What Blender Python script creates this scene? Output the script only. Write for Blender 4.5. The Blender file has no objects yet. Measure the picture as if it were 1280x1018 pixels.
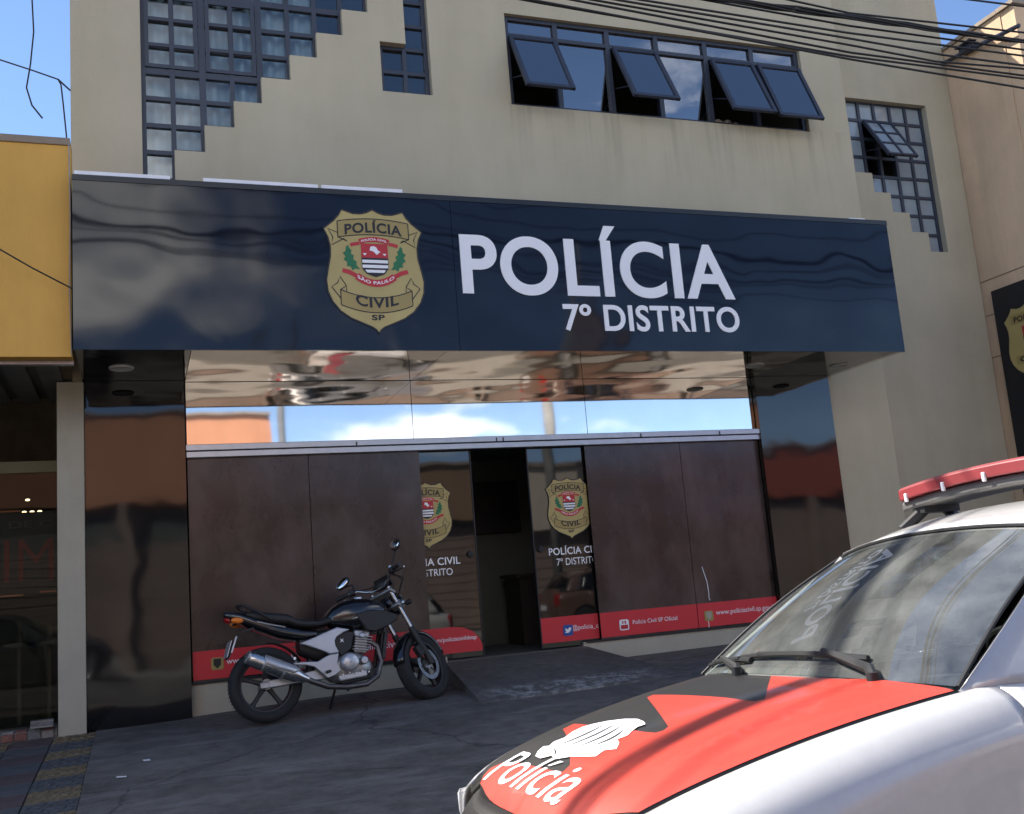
import bpy, bmesh, math, random
from mathutils import Vector, Matrix, Euler
from mathutils.geometry import tessellate_polygon
random.seed(7)
R = math.radians
SC = bpy.context.scene
COL = SC.collection

# ------------------------------------------------------------------ camera, sky, sun, exposure
YAW, PITCH, ROLL, FPX = 0.359567581, 0.167643237, -0.080468249, 1274.138
EYE = Vector((0, 0, 1.3))
fw = Vector((math.sin(YAW)*math.cos(PITCH), math.cos(YAW)*math.cos(PITCH), math.sin(PITCH)))
rt = Vector((math.cos(YAW), -math.sin(YAW), 0)); up = rt.cross(fw)
r2 = math.cos(ROLL)*rt + math.sin(ROLL)*up; u2 = math.cos(ROLL)*up - math.sin(ROLL)*rt
cd = bpy.data.cameras.new('camera'); cam = bpy.data.objects.new('camera', cd); COL.objects.link(cam)
cam.matrix_world = Matrix(((r2.x, u2.x, -fw.x, EYE.x), (r2.y, u2.y, -fw.y, EYE.y), (r2.z, u2.z, -fw.z, EYE.z), (0, 0, 0, 1)))
cd.sensor_fit = 'HORIZONTAL'; cd.sensor_width = 36; cd.lens = FPX/1280*36
cd.clip_start = 0.05; cd.clip_end = 3000
SC.camera = cam

SUN_EL, SUN_AZ = R(48.4), R(-42)          # azimuth measured from +Y towards +X
sun_dir = Vector((math.sin(SUN_AZ)*math.cos(SUN_EL), math.cos(SUN_AZ)*math.cos(SUN_EL), math.sin(SUN_EL)))
sl = bpy.data.lights.new('sun', 'SUN'); sl.energy = 3.7; sl.angle = R(0.53); sl.color = (1.0, 0.95, 0.87)
so = bpy.data.objects.new('sun', sl); COL.objects.link(so); so.location = (0, 30, 40)
so.rotation_euler = sun_dir.to_track_quat('Z', 'Y').to_euler()

W = bpy.data.worlds.new('World'); SC.world = W; W.use_nodes = True
nt = W.node_tree; nt.nodes.clear()
def N(t, kind, **kw):
    n = t.nodes.new(kind)
    for k, v in kw.items():
        if k in ('ins',):
            for a, b in v.items(): n.inputs[a].default_value = b
        else: setattr(n, k, v)
    return n
sky = N(nt, 'ShaderNodeTexSky', sky_type='NISHITA'); sky.sun_disc = False
sky.sun_elevation = SUN_EL; sky.sun_rotation = SUN_AZ; sky.air_density = 0.6; sky.dust_density = 0.0; sky.ozone_density = 2.5
tc = N(nt, 'ShaderNodeTexCoord'); sep = N(nt, 'ShaderNodeSeparateXYZ'); nt.links.new(tc.outputs['Generated'], sep.inputs[0])
mx = N(nt, 'ShaderNodeMath', operation='MAXIMUM'); mx.inputs[1].default_value = 0.0; nt.links.new(sep.outputs['Z'], mx.inputs[0])
ad = N(nt, 'ShaderNodeMath', operation='ADD'); ad.inputs[1].default_value = 0.16; nt.links.new(mx.outputs[0], ad.inputs[0])
dx = N(nt, 'ShaderNodeMath', operation='DIVIDE'); nt.links.new(sep.outputs['X'], dx.inputs[0]); nt.links.new(ad.outputs[0], dx.inputs[1])
dy = N(nt, 'ShaderNodeMath', operation='DIVIDE'); nt.links.new(sep.outputs['Y'], dy.inputs[0]); nt.links.new(ad.outputs[0], dy.inputs[1])
cb = N(nt, 'ShaderNodeCombineXYZ'); nt.links.new(dx.outputs[0], cb.inputs[0]); nt.links.new(dy.outputs[0], cb.inputs[1]); cb.inputs[2].default_value = 60.98
nz = N(nt, 'ShaderNodeTexNoise'); nz.inputs['Scale'].default_value = 0.8; nz.inputs['Detail'].default_value = 9; nz.inputs['Roughness'].default_value = 0.55
nt.links.new(cb.outputs[0], nz.inputs['Vector'])
rp = N(nt, 'ShaderNodeValToRGB'); rp.color_ramp.elements[0].position = 0.53; rp.color_ramp.elements[1].position = 0.66
nt.links.new(nz.outputs['Fac'], rp.inputs[0])
nz2 = N(nt, 'ShaderNodeTexNoise'); nz2.inputs['Scale'].default_value = 2.6; nz2.inputs['Detail'].default_value = 6; nt.links.new(cb.outputs[0], nz2.inputs['Vector'])
cr = N(nt, 'ShaderNodeValToRGB'); cr.color_ramp.elements[0].color = (4.6, 4.9, 5.6, 1); cr.color_ramp.elements[1].color = (16, 15.6, 14.8, 1)
cr.color_ramp.elements[0].position = 0.3; cr.color_ramp.elements[1].position = 0.65
nt.links.new(nz2.outputs['Fac'], cr.inputs[0])
mixc = N(nt, 'ShaderNodeMix', data_type='RGBA'); nt.links.new(rp.outputs['Color'], mixc.inputs['Factor'])
nt.links.new(sky.outputs[0], mixc.inputs[6]); nt.links.new(cr.outputs['Color'], mixc.inputs[7])
bg = N(nt, 'ShaderNodeBackground'); bg.inputs['Strength'].default_value = 0.10
nt.links.new(mixc.outputs[2], bg.inputs['Color'])
ow = N(nt, 'ShaderNodeOutputWorld'); nt.links.new(bg.outputs[0], ow.inputs[0])

SC.view_settings.view_transform = 'Standard'; SC.view_settings.look = 'None'
SC.view_settings.exposure = 1.56; SC.view_settings.gamma = 1.0; SC.view_settings.use_curve_mapping = False
SC.cycles.max_bounces = 10; SC.cycles.transparent_max_bounces = 12; SC.cycles.glossy_bounces = 6
SC.cycles.caustics_reflective = False; SC.cycles.caustics_refractive = False

# ------------------------------------------------------------------ materials
def mat(name, col, rough=0.5, metal=0.0, var=0.12, scale=3.0, bump=0.0, bscale=40.0, spec=0.5, coat=0.0,
        streak=0.0, wave=0.0, wscale=1.2, emit=0.0, dirt=0.0, rvar=0.0):
    m = bpy.data.materials.new(name); m.use_nodes = True; t = m.node_tree
    b = t.nodes['Principled BSDF']
    b.inputs['Roughness'].default_value = rough; b.inputs['Metallic'].default_value = metal
    b.inputs['Specular IOR Level'].default_value = spec; b.inputs['Coat Weight'].default_value = coat
    b.inputs['Coat Roughness'].default_value = 0.04
    c = N(t, 'ShaderNodeTexCoord')
    n = N(t, 'ShaderNodeTexNoise'); n.inputs['Scale'].default_value = scale; n.inputs['Detail'].default_value = 6; n.inputs['Roughness'].default_value = 0.6
    t.links.new(c.outputs['Object'], n.inputs['Vector'])
    r = N(t, 'ShaderNodeValToRGB'); e = r.color_ramp.elements
    e[0].position = 0.3; e[1].position = 0.7
    e[0].color = tuple(max(0, x*(1-var)) for x in col[:3])+(1,); e[1].color = tuple(x*(1+var) for x in col[:3])+(1,)
    t.links.new(n.outputs['Fac'], r.inputs[0]); out = r.outputs['Color']
    if streak > 0:      # vertical weather streaks on plaster
        mp = N(t, 'ShaderNodeMapping'); mp.inputs['Scale'].default_value = (1.1, 1.1, 0.16); t.links.new(c.outputs['Object'], mp.inputs[0])
        n2 = N(t, 'ShaderNodeTexNoise'); n2.inputs['Scale'].default_value = 2.0; n2.inputs['Detail'].default_value = 7; n2.inputs['Roughness'].default_value = 0.65
        t.links.new(mp.outputs[0], n2.inputs['Vector'])
        r2_ = N(t, 'ShaderNodeValToRGB'); r2_.color_ramp.elements[0].position = 0.42; r2_.color_ramp.elements[1].position = 0.72
        r2_.color_ramp.elements[0].color = (1, 1, 1, 1); q = 1-streak; r2_.color_ramp.elements[1].color = (q, q, q*0.97, 1)
        t.links.new(n2.outputs['Fac'], r2_.inputs[0])
        mm = N(t, 'ShaderNodeMix', data_type='RGBA', blend_type='MULTIPLY'); mm.inputs['Factor'].default_value = 1
        t.links.new(out, mm.inputs[6]); t.links.new(r2_.outputs['Color'], mm.inputs[7]); out = mm.outputs[2]
    if dirt > 0:        # fine pale/dark specks and worn patches
        n3 = N(t, 'ShaderNodeTexNoise'); n3.inputs['Scale'].default_value = scale*9; n3.inputs['Detail'].default_value = 8; n3.inputs['Roughness'].default_value = 0.75
        t.links.new(c.outputs['Object'], n3.inputs['Vector'])
        r3 = N(t, 'ShaderNodeValToRGB'); r3.color_ramp.elements[0].position = 0.35; r3.color_ramp.elements[1].position = 0.68
        r3.color_ramp.elements[0].color = (1-dirt,)*3+(1,); r3.color_ramp.elements[1].color = (1+dirt,)*3+(1,)
        t.links.new(n3.outputs['Fac'], r3.inputs[0])
        m3 = N(t, 'ShaderNodeMix', data_type='RGBA', blend_type='MULTIPLY'); m3.inputs['Factor'].default_value = 1
        t.links.new(out, m3.inputs[6]); t.links.new(r3.outputs['Color'], m3.inputs[7]); out = m3.outputs[2]
    t.links.new(out, b.inputs['Base Color'])
    if rvar > 0:
        mr = N(t, 'ShaderNodeMapRange'); mr.inputs['To Min'].default_value = max(0.0, rough-rvar); mr.inputs['To Max'].default_value = rough+rvar
        n5 = N(t, 'ShaderNodeTexNoise'); n5.inputs['Scale'].default_value = scale*2.3; n5.inputs['Detail'].default_value = 5
        t.links.new(c.outputs['Object'], n5.inputs['Vector']); t.links.new(n5.outputs['Fac'], mr.inputs['Value']); t.links.new(mr.outputs[0], b.inputs['Roughness'])
    last = None
    if bump > 0:
        n4 = N(t, 'ShaderNodeTexNoise'); n4.inputs['Scale'].default_value = bscale; n4.inputs['Detail'].default_value = 5
        t.links.new(c.outputs['Object'], n4.inputs['Vector'])
        bp = N(t, 'ShaderNodeBump'); bp.inputs['Strength'].default_value = 1.0; bp.inputs['Distance'].default_value = bump
        t.links.new(n4.outputs['Fac'], bp.inputs['Height']); last = bp
    if wave > 0:        # large shallow dents: sheet cladding that warps what it mirrors
        n6 = N(t, 'ShaderNodeTexNoise'); n6.inputs['Scale'].default_value = wscale; n6.inputs['Detail'].default_value = 1.5
        t.links.new(c.outputs['Object'], n6.inputs['Vector'])
        bp2 = N(t, 'ShaderNodeBump'); bp2.inputs['Strength'].default_value = 1.0; bp2.inputs['Distance'].default_value = wave
        t.links.new(n6.outputs['Fac'], bp2.inputs['Height'])
        if last: t.links.new(last.outputs[0], bp2.inputs['Normal'])
        last = bp2
    if last: t.links.new(last.outputs[0], b.inputs['Normal'])
    if emit > 0:
        b.inputs['Emission Color'].default_value = tuple(col[:3])+(1,); b.inputs['Emission Strength'].default_value = emit
    return m

def glass(name, tint=(0.55, 0.6, 0.6), ior=1.5, rough=0.0, wave=0.0, wscale=1.0, dust=0.0):
    m = bpy.data.materials.new(name); m.use_nodes = True; t = m.node_tree; t.nodes.clear()
    o = N(t, 'ShaderNodeOutputMaterial'); mixs = N(t, 'ShaderNodeMixShader'); fr = N(t, 'ShaderNodeFresnel'); fr.inputs['IOR'].default_value = ior
    tr = N(t, 'ShaderNodeBsdfTransparent'); tr.inputs['Color'].default_value = tuple(tint)+(1,)
    gl = N(t, 'ShaderNodeBsdfGlossy'); gl.inputs['Roughness'].default_value = rough; gl.inputs['Color'].default_value = (1, 1, 1, 1)
    body = tr
    if dust > 0:
        df = N(t, 'ShaderNodeBsdfDiffuse'); df.inputs['Color'].default_value = (0.5, 0.52, 0.5, 1)
        md = N(t, 'ShaderNodeMixShader'); md.inputs[0].default_value = dust
        c0 = N(t, 'ShaderNodeTexCoord'); n0 = N(t, 'ShaderNodeTexNoise'); n0.inputs['Scale'].default_value = 3.5; n0.inputs['Detail'].default_value = 7; n0.inputs['Roughness'].default_value = 0.65
        t.links.new(c0.outputs['Object'], n0.inputs['Vector']); mr0 = N(t, 'ShaderNodeMapRange'); mr0.inputs['From Min'].default_value = 0.3; mr0.inputs['From Max'].default_value = 0.7
        mr0.inputs['To Min'].default_value = dust*0.35; mr0.inputs['To Max'].default_value = dust*1.7; t.links.new(n0.outputs['Fac'], mr0.inputs['Value']); t.links.new(mr0.outputs[0], md.inputs[0])
        t.links.new(tr.outputs[0], md.inputs[1]); t.links.new(df.outputs[0], md.inputs[2]); body = md
    t.links.new(fr.outputs[0], mixs.inputs[0]); t.links.new(body.outputs[0], mixs.inputs[1]); t.links.new(gl.outputs[0], mixs.inputs[2])
    if wave > 0:
        c = N(t, 'ShaderNodeTexCoord'); n = N(t, 'ShaderNodeTexNoise'); n.inputs['Scale'].default_value = wscale; n.inputs['Detail'].default_value = 1
        t.links.new(c.outputs['Object'], n.inputs['Vector'])
        bp = N(t, 'ShaderNodeBump'); bp.inputs['Distance'].default_value = wave; bp.inputs['Strength'].default_value = 1.0
        t.links.new(n.outputs['Fac'], bp.inputs['Height']); t.links.new(bp.outputs[0], gl.inputs['Normal'])
    t.links.new(mixs.outputs[0], o.inputs[0])
    return m

m_plaster = mat('beige_plaster', (0.475, 0.412, 0.295), 0.9, var=0.09, scale=0.7, bump=0.003, bscale=60, streak=0.08)
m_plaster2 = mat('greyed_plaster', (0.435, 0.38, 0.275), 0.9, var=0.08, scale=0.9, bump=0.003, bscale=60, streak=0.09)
m_pillar = mat('pillar_plaster', (0.42, 0.39, 0.315), 0.9, var=0.08, scale=2.5, bump=0.003, bscale=60, streak=0.1)
m_frame = mat('navy_window_frame', (0.030, 0.036, 0.055), 0.45, var=0.15)
m_pane = glass('window_glass', (0.90, 0.94, 0.96), 1.6, 0.0, 0.004, 1.5)
m_sashglass = glass('sash_glass', (0.42, 0.52, 0.62), 3.6, 0.0, 0.003, 1.5)
m_frost = mat('frosted_glass', (0.24, 0.28, 0.31), 0.12, var=0.15, scale=3, spec=0.8)
m_curtain = mat('pale_curtain', (0.44, 0.52, 0.53), 0.9, var=0.1, scale=4)
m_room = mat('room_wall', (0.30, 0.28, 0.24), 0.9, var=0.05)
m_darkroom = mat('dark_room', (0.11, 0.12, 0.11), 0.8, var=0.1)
m_sign = mat('navy_sign_panel', (0.005, 0.0075, 0.016), 0.06, var=0.1, coat=0.0, wave=0.04, wscale=0.85, spec=0.36)
m_signtrim = mat('black_trim', (0.008, 0.009, 0.012), 0.35)
m_white = mat('white_vinyl', (0.88, 0.88, 0.90), 0.4, var=0.02)
m_flash = mat('white_flashing', (0.85, 0.86, 0.9), 0.35, var=0.05, scale=8)
m_gold = mat('badge_gold', (0.46, 0.36, 0.13), 0.38, var=0.1, scale=2)
m_gold2 = mat('badge_gold_dark', (0.36, 0.27, 0.085), 0.4, var=0.06)
m_ink = mat('badge_ink', (0.012, 0.012, 0.014), 0.5, var=0.1)
m_badgered = mat('badge_red', (0.50, 0.02, 0.03), 0.45, var=0.05)
m_badgegreen = mat('badge_green', (0.012, 0.16, 0.06), 0.5, var=0.2, scale=60)
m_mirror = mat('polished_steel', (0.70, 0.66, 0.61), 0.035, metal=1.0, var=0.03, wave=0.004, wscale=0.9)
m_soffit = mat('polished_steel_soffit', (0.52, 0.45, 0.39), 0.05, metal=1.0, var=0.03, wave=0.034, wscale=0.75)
m_black = mat('gloss_black_cladding', (0.006, 0.006, 0.007), 0.05, var=0.15, wave=0.006, wscale=1.4, spec=0.65)
m_alu = mat('aluminium_rail', (0.42, 0.43, 0.45), 0.35, metal=0.9, var=0.08, scale=9)
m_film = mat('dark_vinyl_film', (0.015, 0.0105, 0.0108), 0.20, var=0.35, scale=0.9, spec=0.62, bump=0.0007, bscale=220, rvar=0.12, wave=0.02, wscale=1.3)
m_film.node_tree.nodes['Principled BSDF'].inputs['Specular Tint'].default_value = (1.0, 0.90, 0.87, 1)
m_leaf = mat('dark_glass_leaf', (0.007, 0.007, 0.007), 0.03, var=0.1, spec=0.75, wave=0.002, wscale=1.5)
m_redstripe = mat('red_vinyl', (0.62, 0.03, 0.04), 0.45, var=0.06, scale=4)
m_blue = mat('blue_icon', (0.02, 0.09, 0.35), 0.45)
m_side = mat('sidewalk_asphalt', (0.112, 0.103, 0.090), 0.85, var=0.3, scale=0.8, bump=0.006, bscale=70, dirt=0.35)
m_ramp = mat('ramp_concrete', (0.10, 0.092, 0.082), 0.85, var=0.25, scale=1.2, bump=0.005, bscale=70, dirt=0.3)
m_worn = mat('worn_pale_concrete', (0.17, 0.17, 0.165), 0.9, var=0.3, scale=5, bump=0.006, bscale=60, dirt=0.4)
m_road = mat('road_asphalt', (0.12, 0.115, 0.105), 0.9, var=0.25, scale=0.6, bump=0.008, bscale=90, dirt=0.3)
m_kerb = mat('kerb_concrete', (0.26, 0.25, 0.23), 0.9, var=0.2, scale=2, bump=0.005, bscale=40, dirt=0.2)
m_tileY = mat('yellow_tile', (0.17, 0.13, 0.075), 0.85, var=0.3, scale=6, bump=0.004, bscale=60, dirt=0.35)
m_tileG = mat('grey_tile', (0.075, 0.08, 0.085), 0.85, var=0.25, scale=6, bump=0.004, bscale=60, dirt=0.3)
m_tileR = mat('reddish_tile', (0.085, 0.06, 0.06), 0.85, var=0.25, scale=6, bump=0.004, bscale=60, dirt=0.3)
m_yellow = mat('ochre_paint', (0.70, 0.39, 0.08), 0.75, var=0.07, scale=1.1, streak=0.12, bump=0.002, bscale=50)
m_coping = mat('grey_coping', (0.30, 0.24, 0.18), 0.9, var=0.2, scale=5)
m_soffdark = mat('dark_corrugated_ceiling', (0.10, 0.10, 0.10), 0.6, var=0.2)
m_shopglass = glass('shop_glass', (0.72, 0.72, 0.68), 1.25, 0.0, 0.002, 1.0)
m_peach = mat('peach_plaster', (0.68, 0.475, 0.30), 0.9, var=0.12, scale=1.0, streak=0.2, bump=0.004, bscale=40)
m_cable = mat('cable_rubber', (0.012, 0.012, 0.013), 0.7)
m_lampglow = mat('lamp_glow', (1.0, 0.8, 0.5), 0.5, emit=1.6, var=0.0)
m_lamp = mat('downlight_face', (0.55, 0.55, 0.52), 0.5)

# ------------------------------------------------------------------ mesh helpers
ORG = {}
def vadd(a, b): return (a[0]+b[0], a[1]+b[1], a[2]+b[2])
class MB:
    def __init__(s): s.v = []; s.f = []
    def add(s, vs, fs):
        o = len(s.v); s.v += [tuple(v) for v in vs]; s.f += [tuple(i+o for i in f) for f in fs]; return s
    def box(s, x0, x1, y0, y1, z0, z1):
        return s.add([(x0,y0,z0),(x1,y0,z0),(x1,y1,z0),(x0,y1,z0),(x0,y0,z1),(x1,y0,z1),(x1,y1,z1),(x0,y1,z1)],
                     [(0,3,2,1),(4,5,6,7),(0,1,5,4),(1,2,6,5),(2,3,7,6),(3,0,4,7)])
    def obox(s, c, sz, rot=(0,0,0)):
        M = Euler(rot).to_matrix(); h = [k/2 for k in sz]; c = Vector(c)
        vs = [c+M@Vector((sx*h[0], sy*h[1], sz_*h[2])) for sz_ in (-1,1) for sx, sy in ((-1,-1),(1,-1),(1,1),(-1,1))]
        return s.add(vs, [(0,3,2,1),(4,5,6,7),(0,1,5,4),(1,2,6,5),(2,3,7,6),(3,0,4,7)])
    def loft(s, rings, caps=True, closed=True):
        n = len(rings[0]); vs = [v for r in rings for v in r]; fs = []
        for i in range(len(rings)-1):
            for j in range(n if closed else n-1):
                a = i*n+j; b = i*n+(j+1) % n; fs.append((a, b, b+n, a+n))
        if caps and closed:
            fs.append(tuple(reversed(range(n)))); fs.append(tuple(range((len(rings)-1)*n, len(rings)*n)))
        return s.add(vs, fs)
    def tube(s, pts, r, n=8, caps=True):
        P = [Vector(p) for p in pts]; rs = r if isinstance(r, (list, tuple)) else [r]*len(P)
        T = []
        for i in range(len(P)):
            a = P[min(i+1, len(P)-1)]-P[max(i-1, 0)]; T.append(a.normalized())
        u = T[0].orthogonal().normalized(); rings = []
        for i, p in enumerate(P):
            u = (u-T[i]*u.dot(T[i])).normalized(); w = T[i].cross(u)
            rings.append([p+rs[i]*(math.cos(2*math.pi*k/n)*u+math.sin(2*math.pi*k/n)*w) for k in range(n)])
        return s.loft(rings, caps)
    def cyl(s, p0, p1, r0, r1=None, n=20): return s.tube([p0, p1], [r0, r0 if r1 is None else r1], n)
    def lathe(s, prof, org, axis, n=32, closed=False):
        ax = Vector(axis).normalized(); u = ax.orthogonal().normalized(); w = ax.cross(u); o = Vector(org)
        rings = [[o+ax*h+r*(math.cos(2*math.pi*k/n)*u+math.sin(2*math.pi*k/n)*w) for k in range(n)] for r, h in prof]
        if closed: rings.append(rings[0])
        return s.loft(rings, caps=not closed)
    def prism(s, poly, fn, d0, d1):
        n = len(poly); vs = [fn(a, b, d0) for a, b in poly]+[fn(a, b, d1) for a, b in poly]
        fs = [tuple(range(n)), tuple(range(2*n-1, n-1, -1))]+[(i, i+n, (i+1) % n+n, (i+1) % n) for i in range(n)]
        return s.add(vs, fs)
    def grid(s, fn, us, vs_):
        V = [fn(u, v) for u in us for v in vs_]; m = len(vs_); F = []
        for i in range(len(us)-1):
            for j in range(m-1): F.append((i*m+j, (i+1)*m+j, (i+1)*m+j+1, i*m+j+1))
        return s.add(V, F)
    def ball(s, c, rx, ry=None, rz=None, n=16, m=10, rot=None):
        ry = rx if ry is None else ry; rz = rx if rz is None else rz; c = Vector(c); M = Euler(rot).to_matrix() if rot else Matrix.Identity(3)
        rings = [[c+M@Vector((rx*math.sin(t)*math.cos(2*math.pi*k/n), ry*math.sin(t)*math.sin(2*math.pi*k/n), rz*math.cos(t))) for k in range(n)]
                 for t in [max(0.02, min(math.pi-0.02, math.pi*i/m)) for i in range(m+1)]]
        return s.loft(rings)
    def build(s, name, mtl, parent=None, world=True, smooth=False, bevel=0.0, bseg=2, recalc=True, auto=None, solid=0.0, sub=0):
        me = bpy.data.meshes.new(name); o = ORG.get(parent, Vector((0,0,0))) if (parent and world) else Vector((0,0,0))
        me.from_pydata([(v[0]-o.x, v[1]-o.y, v[2]-o.z) for v in s.v], [], s.f)
        if recalc:
            b = bmesh.new(); b.from_mesh(me); bmesh.ops.remove_doubles(b, verts=b.verts, dist=1e-5); bmesh.ops.recalc_face_normals(b, faces=b.faces); b.to_mesh(me); b.free()
        me.materials.append(mtl)
        if smooth:
            me.polygons.foreach_set('use_smooth', [True]*len(me.polygons))
            if auto is not None: me.set_sharp_from_angle(angle=R(auto))
        ob = bpy.data.objects.new(name, me); COL.objects.link(ob)
        if parent: ob.parent = parent
        ORG[ob] = ORG.get(parent, Vector((0,0,0))) if parent else Vector((0,0,0))
        if solid:
            md = ob.modifiers.new('thickness', 'SOLIDIFY'); md.thickness = solid; md.offset = -1
        if sub:
            md = ob.modifiers.new('smooth', 'SUBSURF'); md.levels = sub; md.render_levels = sub
        if bevel > 0:
            md = ob.modifiers.new('bevel', 'BEVEL'); md.width = bevel; md.segments = bseg; md.limit_method = 'ANGLE'; md.angle_limit = R(40)
        return ob
def tag(o, label=None, cat=None, group=None, kind=None):
    if label: o['label'] = label
    if cat: o['category'] = cat
    if group: o['group'] = group
    if kind: o['kind'] = kind
    return o
def thing(name, label, cat, loc=(0,0,0), rot=(0,0,0), group=None):
    o = bpy.data.objects.new(name, None); COL.objects.link(o); o.location = loc; o.rotation_euler = rot; o.empty_display_size = 0.2
    ORG[o] = Vector(loc); return tag(o, label, cat, group)

def text2d(body, x0, x1, z0, z1=None, bold=0.0, shear=0.0, res=5):
    """flat lettering as (verts(x,z), faces) fitted to x0..x1, baseline z0, height scaled to reach z1 when given"""
    cu = bpy.data.curves.new('lettering', 'FONT'); cu.body = body; cu.size = 1; cu.offset = bold; cu.space_character = 1+bold*2.6; cu.shear = shear; cu.resolution_u = res
    ob = bpy.data.objects.new('lettering', cu); COL.objects.link(ob)
    bpy.context.view_layer.update()
    me = bpy.data.meshes.new_from_object(ob.evaluated_get(bpy.context.evaluated_depsgraph_get()))
    vs = [(v.co.x, v.co.y) for v in me.vertices]; fs = [tuple(p.vertices) for p in me.polygons]
    bpy.data.objects.remove(ob); bpy.data.curves.remove(cu); bpy.data.meshes.remove(me)
    ax0 = min(v[0] for v in vs); ax1 = max(v[0] for v in vs); az1 = max(v[1] for v in vs); az0 = min(v[1] for v in vs)
    sx = (x1-x0)/(ax1-ax0); sz = sx if z1 is None else (z1-z0)/(az1-az0); zb = 0 if z1 is None else az0
    return [(x0+(x-ax0)*sx, z0+(z-zb)*sz) for x, z in vs], fs
def islands(vs, fs):
    """split lettering into letters: islands whose x ranges overlap belong to one letter"""
    par = list(range(len(vs)))
    def find(a):
        while par[a] != a: par[a] = par[par[a]]; a = par[a]
        return a
    key = {}
    for i, v in enumerate(vs):
        k = (round(v[0], 5), round(v[1], 5))
        if k in key: par[find(i)] = find(key[k])
        else: key[k] = i
    for f in fs:
        for i in f[1:]: par[find(i)] = find(f[0])
    comp = {}
    for f in fs: comp.setdefault(find(f[0]), []).append(f)
    L = sorted([(min(vs[i][0] for f in c for i in f), max(vs[i][0] for f in c for i in f), c) for c in comp.values()], key=lambda q: q[0])
    out = []
    for a, b, c in L:
        if out and a < out[-1][1]-0.004: out[-1][1] = max(out[-1][1], b); out[-1][2] = out[-1][2]+c
        else: out.append([a, b, list(c)])
    res = []
    for a, b, c in out:
        ids = sorted({i for f in c for i in f}); mp = {i: k for k, i in enumerate(ids)}
        res.append(([vs[i] for i in ids], [tuple(mp[i] for i in f) for f in c]))
    return res
def clip2d(vs, fs, xmin=None, xmax=None):
    b = bmesh.new(); V = [b.verts.new((x, 0, z)) for x, z in vs]
    for f in fs:
        try: b.faces.new([V[i] for i in f])
        except ValueError: pass
    for x, nrm in ((xmin, (-1, 0, 0)), (xmax, (1, 0, 0))):
        if x is not None:
            bmesh.ops.bisect_plane(b, geom=b.verts[:]+b.edges[:]+b.faces[:], plane_co=(x, 0, 0), plane_no=nrm, clear_outer=True)
    b.verts.index_update(); r = ([(v.co.x, v.co.z) for v in b.verts], [tuple(v.index for v in f.verts) for f in b.faces]); b.free(); return r
def flat(mb, vs, fs, y, thick=0.0):
    """2-D shape in the x-z plane facing -Y at depth y, optionally thickened towards +Y"""
    if thick <= 0: return mb.add([(x, y, z) for x, z in vs], fs)
    n = len(vs); ed = {}
    for f in fs:
        for i in range(len(f)):
            a, c = f[i], f[(i+1) % len(f)]; k = (min(a, c), max(a, c)); ed[k] = None if k in ed else (a, c)
    F = list(fs)
    for e in ed.values():
        if e: F.append((e[0], e[1], e[1]+n, e[0]+n))
    return mb.add([(x, y, z) for x, z in vs]+[(x, y+thick, z) for x, z in vs], F)
def lettering(parent, body, x0, x1, z0, z1, y, m, bold=0.0, shear=0.0, xmin=None, xmax=None, name='lettering', thick=0.0):
    vs, fs = text2d(body, x0, x1, z0, z1, bold, shear)
    if xmin is not None or xmax is not None: vs, fs = clip2d(vs, fs, xmin, xmax)
    return flat(MB(), vs, fs, y, thick).build(name, m, parent, recalc=False)
def lerp(a, b, t): return a+(b-a)*t
def interp(tab, u):
    if u <= tab[0][0]: return tab[0][1]
    for (a, p), (b, q) in zip(tab, tab[1:]):
        if u <= b: return lerp(p, q, (u-a)/(b-a))
    return tab[-1][1]
def smoothtab(tab, u):     # Catmull-Rom through (u, value) rows, ascending
    n = len(tab)
    if u <= tab[0][0]: return tab[0][1]
    if u >= tab[-1][0]: return tab[-1][1]
    for i in range(n-1):
        if tab[i][0] <= u <= tab[i+1][0]: break
    x1, y1 = tab[i]; x2, y2 = tab[i+1]; h = x2-x1; t = (u-x1)/h
    d = lambda k: (tab[min(k+1, n-1)][1]-tab[max(k-1, 0)][1])/(tab[min(k+1, n-1)][0]-tab[max(k-1, 0)][0])
    m1, m2 = d(i)*h, d(i+1)*h
    return (2*t**3-3*t*t+1)*y1+(t**3-2*t*t+t)*m1+(-2*t**3+3*t*t)*y2+(t**3-t*t)*m2
def frange(a, b, n): return [a+(b-a)*i/n for i in range(n+1)]
# ------------------------------------------------------------------ ground, road, pavement
def G(x, y): return 0.36+0.018*max(-12, min(16, x))-0.048*(9.45-y)
KY = 3.95                                  # kerb line
def road_z(y): return -0.09+0.034*(KY-y) if y > -0.6 else -0.09+0.034*(KY+0.6)-0.03*(-0.6-y)
tag(MB().add([(-600,-600,-0.6),(600,-600,-0.6),(600,600,-0.6),(-600,600,-0.6)], [(0,1,2,3)]).build('ground', m_road), kind='structure')
ys = frange(-4.9, KY, 12)
tag(MB().grid(lambda x, y: (x, y, road_z(y)), [-60,-20,-8,0,8,20,60], ys).build('road', m_road, smooth=True), kind='structure')

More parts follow.
